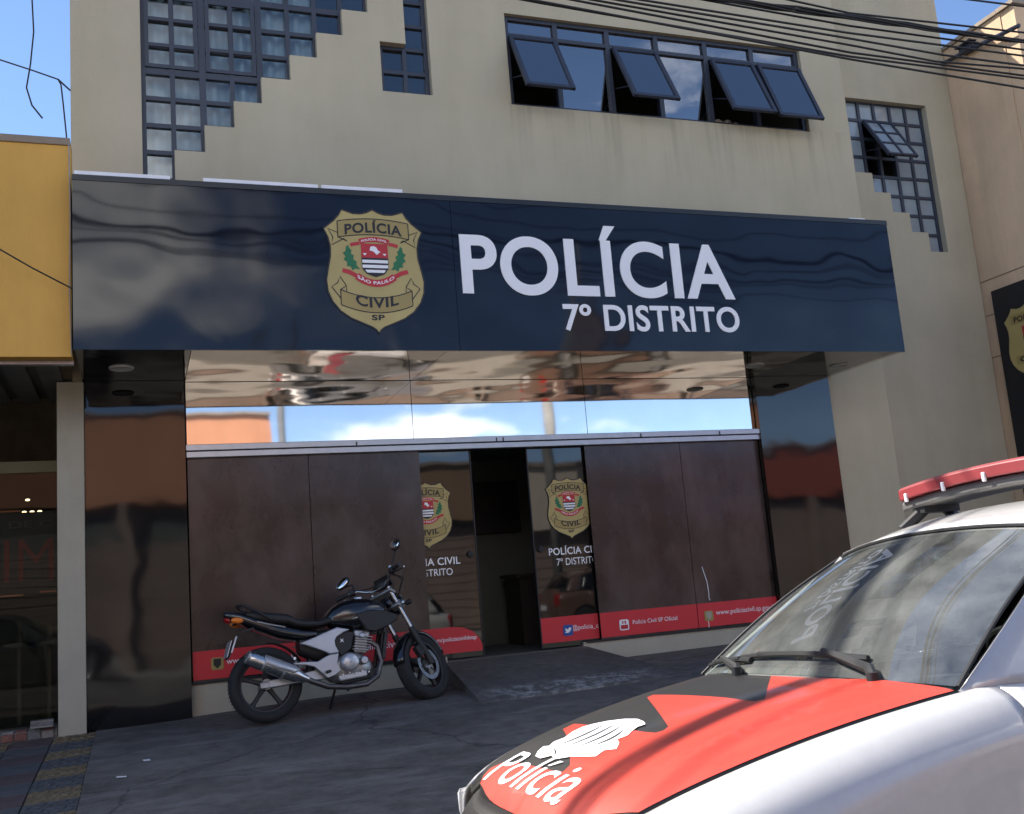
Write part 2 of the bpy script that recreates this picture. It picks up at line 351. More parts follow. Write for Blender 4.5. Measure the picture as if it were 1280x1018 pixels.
def add_wear_or_sheen(m, fn):
    """mix a second, paler coat into a material where fn(nodes) says it has worn or carries painted sheen"""
    t = m.node_tree; b = t.nodes['Principled BSDF']; src = b.inputs['Base Color'].links[0].from_socket
    fac, col = fn(t); mm = N(t, 'ShaderNodeMix', data_type='RGBA'); t.links.new(fac, mm.inputs['Factor']); t.links.new(src, mm.inputs[6]); mm.inputs[7].default_value = col
    t.links.new(mm.outputs[2], b.inputs['Base Color'])
def scuffs(t):
    c = N(t, 'ShaderNodeTexCoord'); mp = N(t, 'ShaderNodeMapping'); mp.inputs['Scale'].default_value = (0.5, 1.5, 1); mp.inputs['Rotation'].default_value = (0, 0, 0.25)
    t.links.new(c.outputs['Object'], mp.inputs[0])
    n = N(t, 'ShaderNodeTexNoise'); n.inputs['Scale'].default_value = 2.2; n.inputs['Detail'].default_value = 10; n.inputs['Roughness'].default_value = 0.72; t.links.new(mp.outputs[0], n.inputs['Vector'])
    r = N(t, 'ShaderNodeValToRGB'); r.color_ramp.elements[0].position = 0.50; r.color_ramp.elements[1].position = 0.70; r.color_ramp.elements[1].color = (0.95,)*3+(1,)
    t.links.new(n.outputs['Fac'], r.inputs[0]); return r.outputs['Color'], (0.20, 0.19, 0.178, 1)
def cracks(t):
    c = N(t, 'ShaderNodeTexCoord'); n = N(t, 'ShaderNodeTexNoise'); n.inputs['Scale'].default_value = 1.6; n.inputs['Detail'].default_value = 4
    t.links.new(c.outputs['Object'], n.inputs['Vector'])
    ad_ = N(t, 'ShaderNodeVectorMath', operation='MULTIPLY_ADD'); ad_.inputs[1].default_value = (0.5,)*3; t.links.new(n.outputs['Color'], ad_.inputs[0]); t.links.new(c.outputs['Object'], ad_.inputs[2])
    v = N(t, 'ShaderNodeTexVoronoi', feature='DISTANCE_TO_EDGE'); v.inputs['Scale'].default_value = 0.42; t.links.new(ad_.outputs[0], v.inputs['Vector'])
    r = N(t, 'ShaderNodeValToRGB'); r.color_ramp.elements[0].position = 0.0; r.color_ramp.elements[1].position = 0.006
    r.color_ramp.elements[0].color = (0.7,)*3+(1,); r.color_ramp.elements[1].color = (0, 0, 0, 1)
    t.links.new(v.outputs['Distance'], r.inputs[0]); return r.outputs['Color'], (0.02, 0.02, 0.021, 1)
add_wear_or_sheen(m_side, scuffs); add_wear_or_sheen(m_side, cracks)
def rampwear(t):
    c = N(t, 'ShaderNodeTexCoord'); s = N(t, 'ShaderNodeSeparateXYZ'); t.links.new(c.outputs['Object'], s.inputs[0])
    def band(sock, c0, half):
        a = N(t, 'ShaderNodeMath', operation='SUBTRACT'); a.inputs[1].default_value = c0; t.links.new(sock, a.inputs[0])
        b = N(t, 'ShaderNodeMath', operation='ABSOLUTE'); t.links.new(a.outputs[0], b.inputs[0])
        d = N(t, 'ShaderNodeMapRange'); d.inputs['From Min'].default_value = half; d.inputs['From Max'].default_value = half*0.45; t.links.new(b.outputs[0], d.inputs['Value']); return d.outputs[0]
    m1 = N(t, 'ShaderNodeMath', operation='MULTIPLY'); t.links.new(band(s.outputs['X'], 3.45, 0.95), m1.inputs[0]); t.links.new(band(s.outputs['Y'], 8.24, 0.27), m1.inputs[1])
    n = N(t, 'ShaderNodeTexNoise'); n.inputs['Scale'].default_value = 9; n.inputs['Detail'].default_value = 10; n.inputs['Roughness'].default_value = 0.8; t.links.new(c.outputs['Object'], n.inputs['Vector'])
    r = N(t, 'ShaderNodeValToRGB'); r.color_ramp.elements[0].position = 0.46; r.color_ramp.elements[1].position = 0.6; t.links.new(n.outputs['Fac'], r.inputs[0])
    m2 = N(t, 'ShaderNodeMath', operation='MULTIPLY'); t.links.new(m1.outputs[0], m2.inputs[0]); t.links.new(r.outputs['Color'], m2.inputs[1])
    return m2.outputs[0], (0.40, 0.39, 0.37, 1)
add_wear_or_sheen(m_ramp, rampwear)

def film_sheen(t):      # painted sheen: pale patches standing for blurred reflections on the vinyl film
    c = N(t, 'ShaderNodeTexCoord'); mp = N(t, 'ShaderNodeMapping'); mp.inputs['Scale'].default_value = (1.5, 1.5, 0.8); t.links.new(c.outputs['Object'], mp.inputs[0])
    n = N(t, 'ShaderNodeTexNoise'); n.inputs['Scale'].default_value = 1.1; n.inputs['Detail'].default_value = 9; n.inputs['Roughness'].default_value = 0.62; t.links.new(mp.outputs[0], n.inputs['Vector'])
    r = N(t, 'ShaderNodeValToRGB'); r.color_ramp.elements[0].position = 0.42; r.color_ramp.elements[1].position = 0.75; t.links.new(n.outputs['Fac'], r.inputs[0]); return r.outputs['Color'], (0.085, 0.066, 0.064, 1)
add_wear_or_sheen(m_film, film_sheen)
def sill_stains(t):    # rain streaks running down from the strip window's sill
    c = N(t, 'ShaderNodeTexCoord'); s = N(t, 'ShaderNodeSeparateXYZ'); t.links.new(c.outputs['Object'], s.inputs[0])
    mp = N(t, 'ShaderNodeMapping'); mp.inputs['Scale'].default_value = (7, 7, 0.35); t.links.new(c.outputs['Object'], mp.inputs[0])
    n = N(t, 'ShaderNodeTexNoise'); n.inputs['Scale'].default_value = 1.3; n.inputs['Detail'].default_value = 6; t.links.new(mp.outputs[0], n.inputs['Vector'])
    r = N(t, 'ShaderNodeValToRGB'); r.color_ramp.elements[0].position = 0.48; r.color_ramp.elements[1].position = 0.72; t.links.new(n.outputs['Fac'], r.inputs[0])
    a = N(t, 'ShaderNodeMapRange'); a.inputs['From Min'].default_value = 5.05; a.inputs['From Max'].default_value = 5.95; t.links.new(s.outputs['Z'], a.inputs['Value'])
    b = N(t, 'ShaderNodeMath', operation='LESS_THAN'); b.inputs[1].default_value = 5.96; t.links.new(s.outputs['Z'], b.inputs[0])
    d = N(t, 'ShaderNodeMath', operation='GREATER_THAN'); d.inputs[1].default_value = 0.3; t.links.new(s.outputs['X'], d.inputs[0])
    out = r.outputs['Color']
    for q in (a.outputs[0], b.outputs[0], d.outputs[0]):
        m_ = N(t, 'ShaderNodeMath', operation='MULTIPLY'); t.links.new(out, m_.inputs[0]); t.links.new(q, m_.inputs[1]); out = m_.outputs[0]
    m_ = N(t, 'ShaderNodeMath', operation='MULTIPLY'); m_.inputs[1].default_value = 0.55; t.links.new(out, m_.inputs[0])
    return m_.outputs[0], (0.24, 0.205, 0.15, 1)
add_wear_or_sheen(m_plaster, sill_stains)
TX0 = -0.345
def wob(x, y): return 0.006*math.sin(2.3*x+1.1*y)+0.004*math.sin(5.1*y-1.7*x)
tag(MB().grid(lambda x, y: (x, y, G(x, y)+wob(x, y)), frange(TX0, 24, 80), frange(KY+0.14, 9.75, 26)).build('pavement', m_side, smooth=True), kind='structure')
tag(MB().grid(lambda x, y: (x, y, G(x, y)-0.03), frange(-20, TX0, 20), frange(KY+0.14, 9.9, 10)).build('tile_bed', m_road), kind='structure')
kb = tag(MB().box(-20.05, -20.0, KY, KY+0.14, -0.1, 0.1).build('kerb', m_kerb), kind='structure')
k = MB()
for i in range(44):
    x0 = -20+i; x1 = x0+0.985; s_ = MB().add([(x0,KY,-0.4),(x1,KY,-0.4),(x1,KY+0.138,-0.4),(x0,KY+0.138,-0.4),(x0,KY,G(x0,KY)),(x1,KY,G(x1,KY)),(x1,KY+0.138,G(x1,KY)+0.005),(x0,KY+0.138,G(x0,KY)+0.005)],
        [(0,3,2,1),(4,5,6,7),(0,1,5,4),(1,2,6,5),(2,3,7,6),(3,0,4,7)])
    s_.build('kerb_stone', m_kerb, kb, bevel=0.012)
# ramp up to the door
rz = 0.59
ramp = MB().add([(2.70,9.52,rz-0.005),(4.15,9.52,rz+0.01),(4.46,8.08,G(4.46,8.08)+0.006),(2.58,8.10,G(2.58,8.1)+0.006),(2.70,9.52,0.2),(4.44,9.52,0.2),(4.46,8.08,0.2),(2.58,8.10,0.2)],
    [(0,1,2,3),(0,3,7,4),(1,5,6,2),(3,2,6,7)]).build('entrance_ramp', m_ramp); tag(ramp, kind='structure')
# patterned tiles on the neighbour's pavement, one by one
tile_bed = bpy.data.objects['tile_bed']
TW, TL = 0.315, 0.345
def tile_mesh(name, m, raised):
    mb = MB().box(-TW/2+0.004, TW/2-0.004, -TL/2+0.004, TL/2-0.004, -0.03, 0.0)
    if raised:                      # pressed relief: rows of short ribs
        for r_ in range(4):
            for c_ in range(5):
                cx = -TW/2+0.035+c_*0.061+(0.012 if r_ % 2 else -0.004); cy = -TL/2+0.05+r_*0.082
                mb.obox((cx, cy, 0.001), (0.040 if r_ % 2 else 0.026, 0.05, 0.012), (0, 0, 0.5 if (r_+c_) % 2 else -0.3))
    o = mb.build(name, m, tile_bed, world=False, bevel=0.003, bseg=1); return o
protos = {'Y': tile_mesh('tile', m_tileY, True), 'G': tile_mesh('tile', m_tileG, True), 'R': tile_mesh('tile', m_tileR, False), 'D': tile_mesh('tile', m_tileG, False)}
used = set()
for cix in range(6):
    for riy in range(15):
        x = TX0-TW*(cix+0.5); y = 9.34-TL*(riy+0.5)
        kd = ('Y' if riy % 2 == 0 else 'G') if cix % 2 == 0 else ('R' if riy % 2 == 0 else 'D')
        if kd in used: o = protos[kd].copy(); COL.objects.link(o); o.parent = tile_bed
        else: o = protos[kd]; used.add(kd)
        o.location = (x, y, G(x, y)+random.uniform(-0.003, 0.003)); o.rotation_euler = (math.atan(0.048)+random.uniform(-.008,.008), -math.atan(0.018)+random.uniform(-.008,.008), random.uniform(-.012,.012))

# ------------------------------------------------------------------ police station
def cell_wall(xs, zs, solid, y0, depth):
    mb = MB(); S = [[solid((xs[i]+xs[i+1])/2, (zs[j]+zs[j+1])/2) for j in range(len(zs)-1)] for i in range(len(xs)-1)]
    g = lambda i, j: 0 <= i < len(xs)-1 and 0 <= j < len(zs)-1 and S[i][j]
    for i in range(len(xs)-1):
        for j in range(len(zs)-1):
            if not S[i][j]: continue
            a, b, c, d = xs[i], xs[i+1], zs[j], zs[j+1]; y1 = y0+depth
            mb.add([(a,y0,c),(b,y0,c),(b,y0,d),(a,y0,d)], [(0,1,2,3)])
            mb.add([(a,y1,c),(b,y1,c),(b,y1,d),(a,y1,d)], [(3,2,1,0)])
            if not g(i-1, j): mb.add([(a,y0,c),(a,y0,d),(a,y1,d),(a,y1,c)], [(0,1,2,3)])
            if not g(i+1, j): mb.add([(b,y0,c),(b,y1,c),(b,y1,d),(b,y0,d)], [(0,1,2,3)])
            if not g(i, j-1): mb.add([(a,y0,c),(a,y1,c),(b,y1,c),(b,y0,c)], [(0,1,2,3)])
            if not g(i, j+1): mb.add([(a,y0,d),(b,y0,d),(b,y1,d),(a,y1,d)], [(0,1,2,3)])
    return mb
H = 8.6
PS = thing('police_station', 'beige two-storey police station with stepped windows above a dark glazed ground floor', 'building', (3.5, 9.45, 0.36))
SX = [.106,.39,.667,.945,1.214,1.5,1.774,2.045,2.318,2.59]; SB = [4.97,5.515,5.786,6.06,6.335,6.603,6.878,7.168,7.44]; STOP = 7.74
W2 = [(2.425,2.70,6.31,6.86),(2.70,2.955,6.31,7.69)]
BW = (3.825,7.635,6.292,7.355)
def inside1(x, z):
    for i in range(9):
        if SX[i] < x < SX[i+1] and SB[i] < z < STOP: return True
    for a, b, c, d in W2:
        if a < x < b and c < z < d: return True
    if BW[0] < x < BW[1] and BW[2] < z < BW[3]: return True
    if -0.43 < x < 7.40 and z < 3.40: return True
    return False
xs = sorted(set([-.505,8.215,-.43,7.40,2.425,2.70,2.955,BW[0],BW[1]]+SX)); zs = sorted(set([-0.3,3.40,H,6.31,6.86,7.69,BW[2],BW[3],STOP]+SB))
cell_wall(xs, zs, lambda x, z: not inside1(x, z), 9.45, 0.16).build('front_wall', m_plaster, PS)
X3 = [8.35,8.60,8.838,9.087,9.336,9.608]; Z3 = [4.91+0.24625*i for i in range(9)]
def inside3(x, z):
    for i in range(5):
        if X3[i] < x < X3[i+1] and Z3[4-i] < z < Z3[8]: return True
    return False
cell_wall([8.10]+X3+[10.04], [-0.3]+Z3+[H], lambda x, z: not inside3(x, z), 9.60, 0.16).build('recessed_wall', m_plaster2, PS)
MB().box(-.505, 10.04, 17, 17.2, -0.3, H).box(-.505, -.30, 9.62, 17, -0.3, H-.01).box(9.84, 10.04, 9.77, 17, -0.3, H-.01).build('rear_wall', m_plaster, PS)
MB().box(-.50, 10.035, 9.62, 17.1, H-0.25, H-0.02).build('roof', m_coping, PS)
# rooms upstairs and the hall downstairs
def room(name, x0, x1, y0, y1, z0, z1, m):
    MB().add([(x0,y0,z0),(x1,y0,z0),(x1,y1,z0),(x0,y1,z0),(x0,y0,z1),(x1,y0,z1),(x1,y1,z1),(x0,y1,z1)], [(0,1,2,3),(7,6,5,4),(1,5,6,2),(2,6,7,3),(3,7,4,0)]).build(name, m, PS, recalc=False)
room('room', -.29, 3.3, 9.63, 13, 4.85, 8.2, m_room); room('room', 3.4, 8.1, 9.63, 12.6, 4.85, 8.2, m_room); room('room', 8.2, 9.8, 9.78, 12, 4.7, 8.2, m_room)
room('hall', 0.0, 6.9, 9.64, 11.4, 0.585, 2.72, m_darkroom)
MB().box(3.70, 4.25, 11.33, 11.38, 1.86, 2.46).build('notice_board', m_ink, PS)
MB().box(3.95, 4.9, 10.7, 11.2, .59, 1.32).box(3.9, 4.95, 10.66, 11.22, 1.32, 1.36).build('reception_counter', mat('counter_wood', (.035,.03,.025), .5), PS)
# left pillar, plinth
MB().box(-.63, -.415, 9.40, 9.75, -.2, 3.29).build('pillar', m_pillar, PS, bevel=0.006)
for a, b in ((.40, 2.72), (4.13, 6.44)): MB().box(a, b, 9.505, 9.64, -.1, .638).build('plinth', m_pillar, PS)
for a, b in ((.40, 2.70), (4.16, 6.42)): MB().box(a, b, 9.487, 9.505, .628, .648).build('plinth_sill', m_ink, PS)
MB().box(2.721, 4.129, 9.50, 9.66, .2, .60).build('threshold', m_ramp, PS)
# black cladding
MB().box(-.41, .415, 9.425, 9.49, .15, 3.298).build('black_cladding', m_black, PS)
MB().box(6.415, 7.397, 9.425, 9.49, .15, 3.298).build('black_cladding', m_black, PS)
# polished steel fascia over the doors
mxs = [.43, 2.53, 4.38, 6.41]
for a, b in zip(mxs, mxs[1:]):
    MB().box(a+.003, b-.003, 9.50, 9.52, 2.722, 3.297).build('steel_panel', m_mirror, PS)
MB().box(.42, 6.42, 9.525, 9.55, 2.6, 3.4).build('fascia_back', m_ink, PS)
rail = MB().box(.42, 6.43, 9.435, 9.50, 2.662, 2.717).build('door_rail', m_alu, PS, bevel=0.004)
MB().box(.422, 6.44, 9.447, 9.51, 2.600, 2.655).build('rail_lower', m_alu, rail, bevel=0.004)
for x in (1.95, 3.35, 3.42, 4.95, 5.9): MB().box(x, x+.012, 9.431, 9.44, 2.66, 2.70).build('rail_clip', m_ink, rail)
# glazing: four fixed film panels, two sliding leaves pushed apart
def panel(name, x0, x1, y, m, z0=.648): return MB().box(x0, x1, y, y+.012, z0, 2.6).build(name, m, PS)
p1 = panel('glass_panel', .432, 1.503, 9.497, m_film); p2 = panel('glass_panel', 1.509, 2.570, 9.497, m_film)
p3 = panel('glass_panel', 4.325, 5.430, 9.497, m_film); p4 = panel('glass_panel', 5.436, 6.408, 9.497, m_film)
dl = panel('sliding_door', 2.40, 3.092, 9.545, m_leaf, .615); dr = panel('sliding_door', 3.706, 4.50, 9.545, m_leaf, .615)
def stripe(parent, x0, x1, y, round_=False):
    if not round_: poly = [(x0,.662),(x1,.662),(x1,.905),(x0,.905)]
    else: poly = [(x0,.662),(x1,.662),(x1,.72),(x1-.03,.79),(x1-.09,.85),(x1-.18,.89),(x1-.28,.905),(x0,.905)]
    MB().prism(poly, lambda a, b, d: (a, d, b), y-.003, y-.0005).build('red_band', m_redstripe, parent)
stripe(p1, .434, 1.502, 9.497); stripe(p2, 1.510, 2.569, 9.497); stripe(dl, 2.572, 3.090, 9.545, True)
stripe(dr, 3.708, 4.324, 9.545); stripe(p3, 4.327, 5.429, 9.497); stripe(p4, 5.437, 6.407, 9.497)
YT, YD = 9.491, 9.539
lettering(p1, 'www.policiacivil.sp.gov.br', .715, 1.45, .775, None, YT, m_white)
lettering(p2, '@policiacivil', 1.80, 2.25, .775, None, YT, m_white)
lettering(dl, 'facebook.com/policiacivildesp', 2.36, 3.035, .775, None, YD, m_white, xmin=2.573, bold=0.004)
lettering(dr, '@policia_c', 4.035, 4.318, .765, None, YD, m_white)
lettering(p3, 'Polícia Civil SP Oficial', 4.68, 5.19, .765, None, YT, m_white)
lettering(p4, 'www.policiacivil.sp.gov.br', 5.65, 6.40, .775, None, YT, m_white)
def icon(parent, x0, z0, s, y, m, glyph, mg):
    r_ = s*.18; c = []
    for cx, cz, a0 in ((x0+s-r_, z0+r_, -90), (x0+s-r_, z0+s-r_, 0), (x0+r_, z0+s-r_, 90), (x0+r_, z0+r_, 180)):
        c += [(cx+r_*math.cos(R(a0+k_*30)), cz+r_*math.sin(R(a0+k_*30))) for k_ in range(4)]
    MB().prism(c, lambda a, b, d: (a, d, b), y-.0015, y).build('icon', m, parent)
    mb = MB()
    for g_ in glyph: mb.prism([(x0+a*s, z0+b*s) for a, b in g_], lambda a, b, d: (a, d, b), y-.003, y-.0018)
    mb.build('icon_mark', mg, parent)
bird = [[(.15,.32),(.35,.25),(.55,.28),(.72,.42),(.78,.58),(.88,.66),(.78,.7),(.7,.76),(.58,.72),(.54,.6),(.38,.62),(.22,.74),(.24,.6),(.2,.55),(.28,.46),(.3,.4)]]
tube_ = [[(.12,.12),(.88,.12),(.88,.5),(.12,.5)], [(.3,.6),(.42,.6),(.42,.88),(.3,.88)], [(.55,.6),(.7,.6),(.7,.88),(.55,.88)]]
icon(dr, 3.935, .715, .105, YD, m_blue, bird, m_white); icon(p3, 4.53, .715, .105, YT, m_white, tube_, m_badgered)
crest = [[(.2,.9),(.8,.9),(.8,.4),(.5,.1),(.2,.4)]]
icon(p1, .585, .735, .105, YT, m_gold2, crest, m_ink); icon(p4, 5.51, .72, .105, YT, m_gold2, crest, m_pillar)
MB().tube([(5.545,9.494,1.28),(5.562,9.494,1.21),(5.585,9.494,1.12),(5.592,9.494,1.0),(5.588,9.494,.95),(5.598,9.494,.93)], .0045, 5).build('scratch', m_white, p4)
MB().tube([(5.552,9.494,.72),(5.552,9.494,.655)], .004, 5).build('scratch', m_white, p4)
for lf, x in ((dl, 3.03), (dr, 3.765)):
    MB().cyl((x, 9.547, 1.58), (x, 9.515, 1.58), .036, .03, 16).cyl((x, 9.516, 1.58), (x, 9.505, 1.58), .014, .014, 10).build('lock', m_ink, lf)
MB().box(3.092, 3.104, 9.536, 9.566, .615, 2.6).build('door_edge', m_ink, dl); MB().box(3.694, 3.706, 9.536, 9.566, .615, 2.6).build('door_edge', m_ink, dr)

# the badge printed on the sign and both doors
HALF = [(0,1.0),(.06,.975),(.12,.962),(.2,.962),(.31,.99),(.345,.945),(.40,.895),(.5,.83),(.462,.765),(.442,.69),(.445,.61),(.470,.52),(.495,.42),(.485,.33),(.445,.25),(.37,.175),(.27,.12),(.15,.08),(.06,.05),(.025,.03),(0,0)]
def badge(parent, cx, z0, w, h, y, direct=False, xmin=None, xmax=None):
    P = lambda a, b: (cx+a*w, z0+b*h)
    out = [P(a, b) for a, b in HALF]+[P(-a, b) for a, b in reversed(HALF[1:-1])]
    def lay(name, m, shapes, lev, par, thick=.0006, each=False):
        if each:
            for sh in shapes: lay(name, m, [sh], lev, par, thick)
            return
        mb = MB()
        for vs, fs in shapes:
            if xmin is not None or xmax is not None: vs, fs = clip2d(vs, fs, xmin, xmax)
            if fs: flat(mb, vs, fs, y-lev*.0012, thick)
        return mb.build(name, m, par, recalc=False)
    poly = lambda pts: ([P(a, b) for a, b in pts], [tuple(range(len(pts)))])
    def strip(cl, hw):     # ribbon along a centreline: quads
        L = []; n = len(cl)
        for i, (a, b) in enumerate(cl):
            da = cl[min(i+1, n-1)][0]-cl[max(i-1, 0)][0]; db = (cl[min(i+1, n-1)][1]-cl[max(i-1, 0)][1])*h/w; q = math.hypot(da, db)
            L.append(((a-db/q*hw, b+da/q*hw*w/h), (a+db/q*hw, b-da/q*hw*w/h)))
        vs = [P(*p) for pr in L for p in pr]; return vs, [(2*i, 2*i+1, 2*i+3, 2*i+2) for i in range(n-1)]
    def line(pts, t=.005, close=False):
        return strip(pts+[pts[0]] if close else pts, t)
    plate = lay('badge', m_gold, [(out, [tuple(range(len(out)))])], 0, parent, .004)
    pr = parent if direct else plate
    arc = lambda x0, x1, zc, sag, n=10: [(lerp(x0, x1, i/n), zc+sag*(1-(2*i/n-1)**2)) for i in range(n+1)]
    top_u = arc(-.36, .36, .895, .028); top_l = arc(-.36, .36, .765, .028)
    bot_u = arc(-.36, .36, .345, -.06); bot_l = arc(-.36, .36, .225, -.06)
    lay('ribbon', m_gold2, [(lambda a, b: ([P(*p) for p in a+b], [(i, i+1, len(a)+i+1, len(a)+i) for i in range(len(a)-1)]))(u_, l_) for u_, l_ in ((top_u, top_l), (bot_u, bot_l))], 1, pr, each=True)
    ends = []
    for s in (-1, 1):
        ends += [line([(s*.36,.80),(s*.455,.83),(s*.41,.765),(s*.425,.70),(s*.30,.755),(s*.27,.735),(s*.36,.765)]),
                 line([(s*.36,.345),(s*.30,.375),(s*.30,.335)]), line([(s*.30,.375),(s*.36,.45),(s*.385,.40),(s*.445,.365),(s*.36,.275)])]
    edge = [strip(out_h, .008) for out_h in ([(a, b) for a, b in HALF], [(-a, b) for a, b in HALF])]
    lay('badge_outline', m_ink, [line(top_u), line(top_l), line(bot_u), line(bot_l), line([(-.36,.895),(-.36,.765)]), line([(.36,.895),(.36,.765)]),
        line([(-.36,.345),(-.36,.225)]), line([(.36,.345),(.36,.225)])]+ends+edge, 2, pr)
    def bent(body, x0, x1, zb, zt, sag, bold):
        vs, fs = text2d(body, x0, x1, zb, zt, bold); return [P(a, b+sag*(1-((2*(a-x0)/(x1-x0))-1)**2)) for a, b in vs], fs
    lay('badge_lettering', m_ink, [bent('POLÍCIA', -.29, .29, .785, .89, .024, .03), bent('CIVIL', -.215, .215, .232, .318, -.03, .03), bent('SP', -.065, .065, .105, .15, 0, .03)], 3, pr, each=True)
    lay('badge_arms', m_badgered, [poly([(-.135,.72),(.135,.72),(.135,.605),(-.135,.605)]), strip(arc(-.15,.15,.735,.02), .026), strip([(-.15,.72),(-.19,.715),(-.24,.705)], .017), strip([(.15,.72),(.19,.715),(.24,.705)], .017),
        strip(arc(-.19,.19,.455,-.055), .037), strip([(-.19,.455),(-.26,.485),(-.33,.50)], .022), strip([(.19,.455),(.26,.485),(.33,.50)], .022)], 3, pr, each=True)
    lay('badge_leaves', m_badgegreen, [poly([(s*a, b) for a, b in ((.155,.51),(.20,.515),(.235,.50),(.245,.53),(.285,.535),(.28,.565),(.315,.585),(.295,.61),(.32,.64),(.29,.655),(.285,.69),(.265,.705),(.25,.675),(.23,.66),(.24,.635),(.21,.62),(.22,.59),(.185,.57),(.19,.545))]) for s in (-1, 1)], 2, pr, each=True)
    lay('badge_stripes_black', m_ink, [poly([(-.135,.605),(.135,.605),(.135,.52),(.09,.475),(0,.45),(-.09,.475),(-.135,.52)])], 3.4, pr)
    mapw = [(-.05,.665),(-.04,.695),(-.005,.70),(.02,.69),(.035,.665),(.06,.655),(.02,.63),(-.01,.655)]
    lay('badge_white', m_white, [poly([(-.13,b),(.13,b),(.13,b-.025),(-.13,b-.025)]) for b in (.588,.548)]+[poly([(-.105,.508),(.105,.508),(.085,.485),(-.085,.485)]), poly(mapw),
        poly([(-.12,.64),(-.08,.64),(-.10,.622)]), poly([(.12,.64),(.08,.64),(.10,.622)]),
        bent('SÃO PAULO', -.185, .185, .44, .472, -.05, .02), bent('POLÍCIA CIVIL', -.13, .13, .728, .75, .018, .02)], 4.4, pr)
    return plate
badge(dl, 2.625, 1.655, .495, .64, YD, True, xmin=2.573); badge(dr, 4.118, 1.66, .49, .62, YD, True, xmax=4.324)
lettering(dl, 'POLÍCIA CIVIL', 2.30, 2.925, 1.495, 1.585, YD, m_white, bold=0.014, xmin=2.573); lettering(dl, '7º DISTRITO', 2.38, 2.842, 1.395, 1.462, YD, m_white, bold=0.002, xmin=2.573)
lettering(dr, 'POLÍCIA CIVIL', 3.853, 4.46, 1.51, 1.60, YD, m_white, bold=0.014, xmax=4.324); lettering(dr, '7º DISTRITO', 3.93, 4.38, 1.405, 1.475, YD, m_white, bold=0.002, xmax=4.324)

# --- windows upstairs
def window_grid(name, label_none, cells, bars_v, bars_h, y, bw):
    mb = MB()
    for x, z0, z1, w_ in bars_v: mb.box(x-w_/2, x+w_/2, y-.03, y+.03, z0, z1)
    for z, x0, x1, w_ in bars_h: mb.box(x0, x1, y-.027, y+.027, z-w_/2, z+w_/2)
    fr_ = mb.build(name, m_frame, PS)
    for x0, x1, z0, z1 in cells: MB().box(x0, x1, y-.003, y+.003, z0, z1).build('pane', m_pane, fr_)
    return fr_
rows = [4.97,5.243,5.515,5.786,6.06,6.335,6.603,6.878,7.168,7.44,7.74]
def col_bottom(i): return SB[i]
bv, bh, cells = [], [], []
for i in range(10):
    zb = min([SB[j] for j in (i-1, i) if 0 <= j < 9]); w_ = .06 if i in (2, 4) else .045
    bv.append((SX[i]+(.02 if i == 0 else (-.02 if i == 9 else 0)), zb, STOP, w_))
for r_ in range(11):
    for i in range(9):
        if rows[r_] >= SB[i]-1e-4:
            off = .02 if abs(rows[r_]-SB[i]) < .01 else 0
            bh.append((rows[r_]+off, SX[i], SX[i+1], .06 if r_ in (5, 8) else .042))
for i in range(9):
    for r_ in range(10):
        if rows[r_] >= SB[i]-.01: cells.append((SX[i]+.015, SX[i+1]-.015, rows[r_]+.015, rows[r_+1]-.015))
sw = window_grid('window', None, cells, bv, bh, 9.555, .05)
tag(sw, 'large navy framed window with a stepped lower edge')
# inner openable sashes of the upper left panes
for a, b in ((0, 2), (2, 4)):
    mb = MB(); x0, x1, z0, z1 = SX[a]+.035, SX[b]-.035, rows[5]+.04, rows[8]-.04
    for q in (x0+.02, (x0+x1)/2, x1-.02): mb.box(q-.019, q+.019, 9.512, 9.54, z0, z1)
    for q in (z0+.016, rows[6]+.005, rows[7], z1-.016): mb.box(x0, x1, 9.514, 9.538, q-.018, q+.018)
    mb.build('sash', m_frame, sw)
mb = MB(); w2 = MB()
for x, z0, z1 in ((2.445,6.31,6.86),(2.70,6.31,7.69),(2.935,6.31,7.69)): w2.box(x-.022, x+.022, 9.53, 9.59, z0, z1)
for z, x0, x1 in ((6.33,2.425,2.955),(6.575,2.425,2.955),(6.845,2.425,2.955),(7.115,2.70,2.955),(7.39,2.70,2.955),(7.67,2.70,2.955)): w2.box(x0, x1, 9.533, 9.587, z-.02, z+.02)
w2 = w2.build('window', m_frame, PS); tag(w2, 'narrow L-shaped window with small dark panes')
for x0, x1, zr in ((2.46,2.685,[6.34,6.56,6.585,6.83]),(2.715,2.92,[6.34,6.56,6.585,6.83,6.86,7.10,7.13,7.37,7.40,7.66])):
    for q in range(0, len(zr), 2): MB().box(x0, x1, 9.557, 9.563, zr[q], zr[q+1]).build('pane', m_pane, w2)
bx = [3.825,4.435,5.068,5.69,6.336,6.972,7.635]; mb = MB()
for i, x in enumerate(bx):
    xx = x+(.025 if i == 0 else (-.025 if i == 6 else 0)); mb.box(xx-.028, xx+.028, 9.50, 9.57, BW[2], BW[3])
for z in (BW[2]+.022, 7.135, BW[3]-.022): mb.box(BW[0], BW[1], 9.503, 9.567, z-.022, z+.022)
bwf = mb.build('window', m_frame, PS); tag(bwf, 'wide strip window with four top-hung sashes propped open')
for i in range(6):
    MB().box(bx[i]+.03, bx[i+1]-.03, 9.532, 9.538, 7.16, 7.31).build('pane', m_sashglass, bwf)
    if i in (1, 3): MB().box(bx[i]+.03, bx[i+1]-.03, 9.532, 9.538, 6.335, 7.11).build('pane', m_sashglass, bwf)
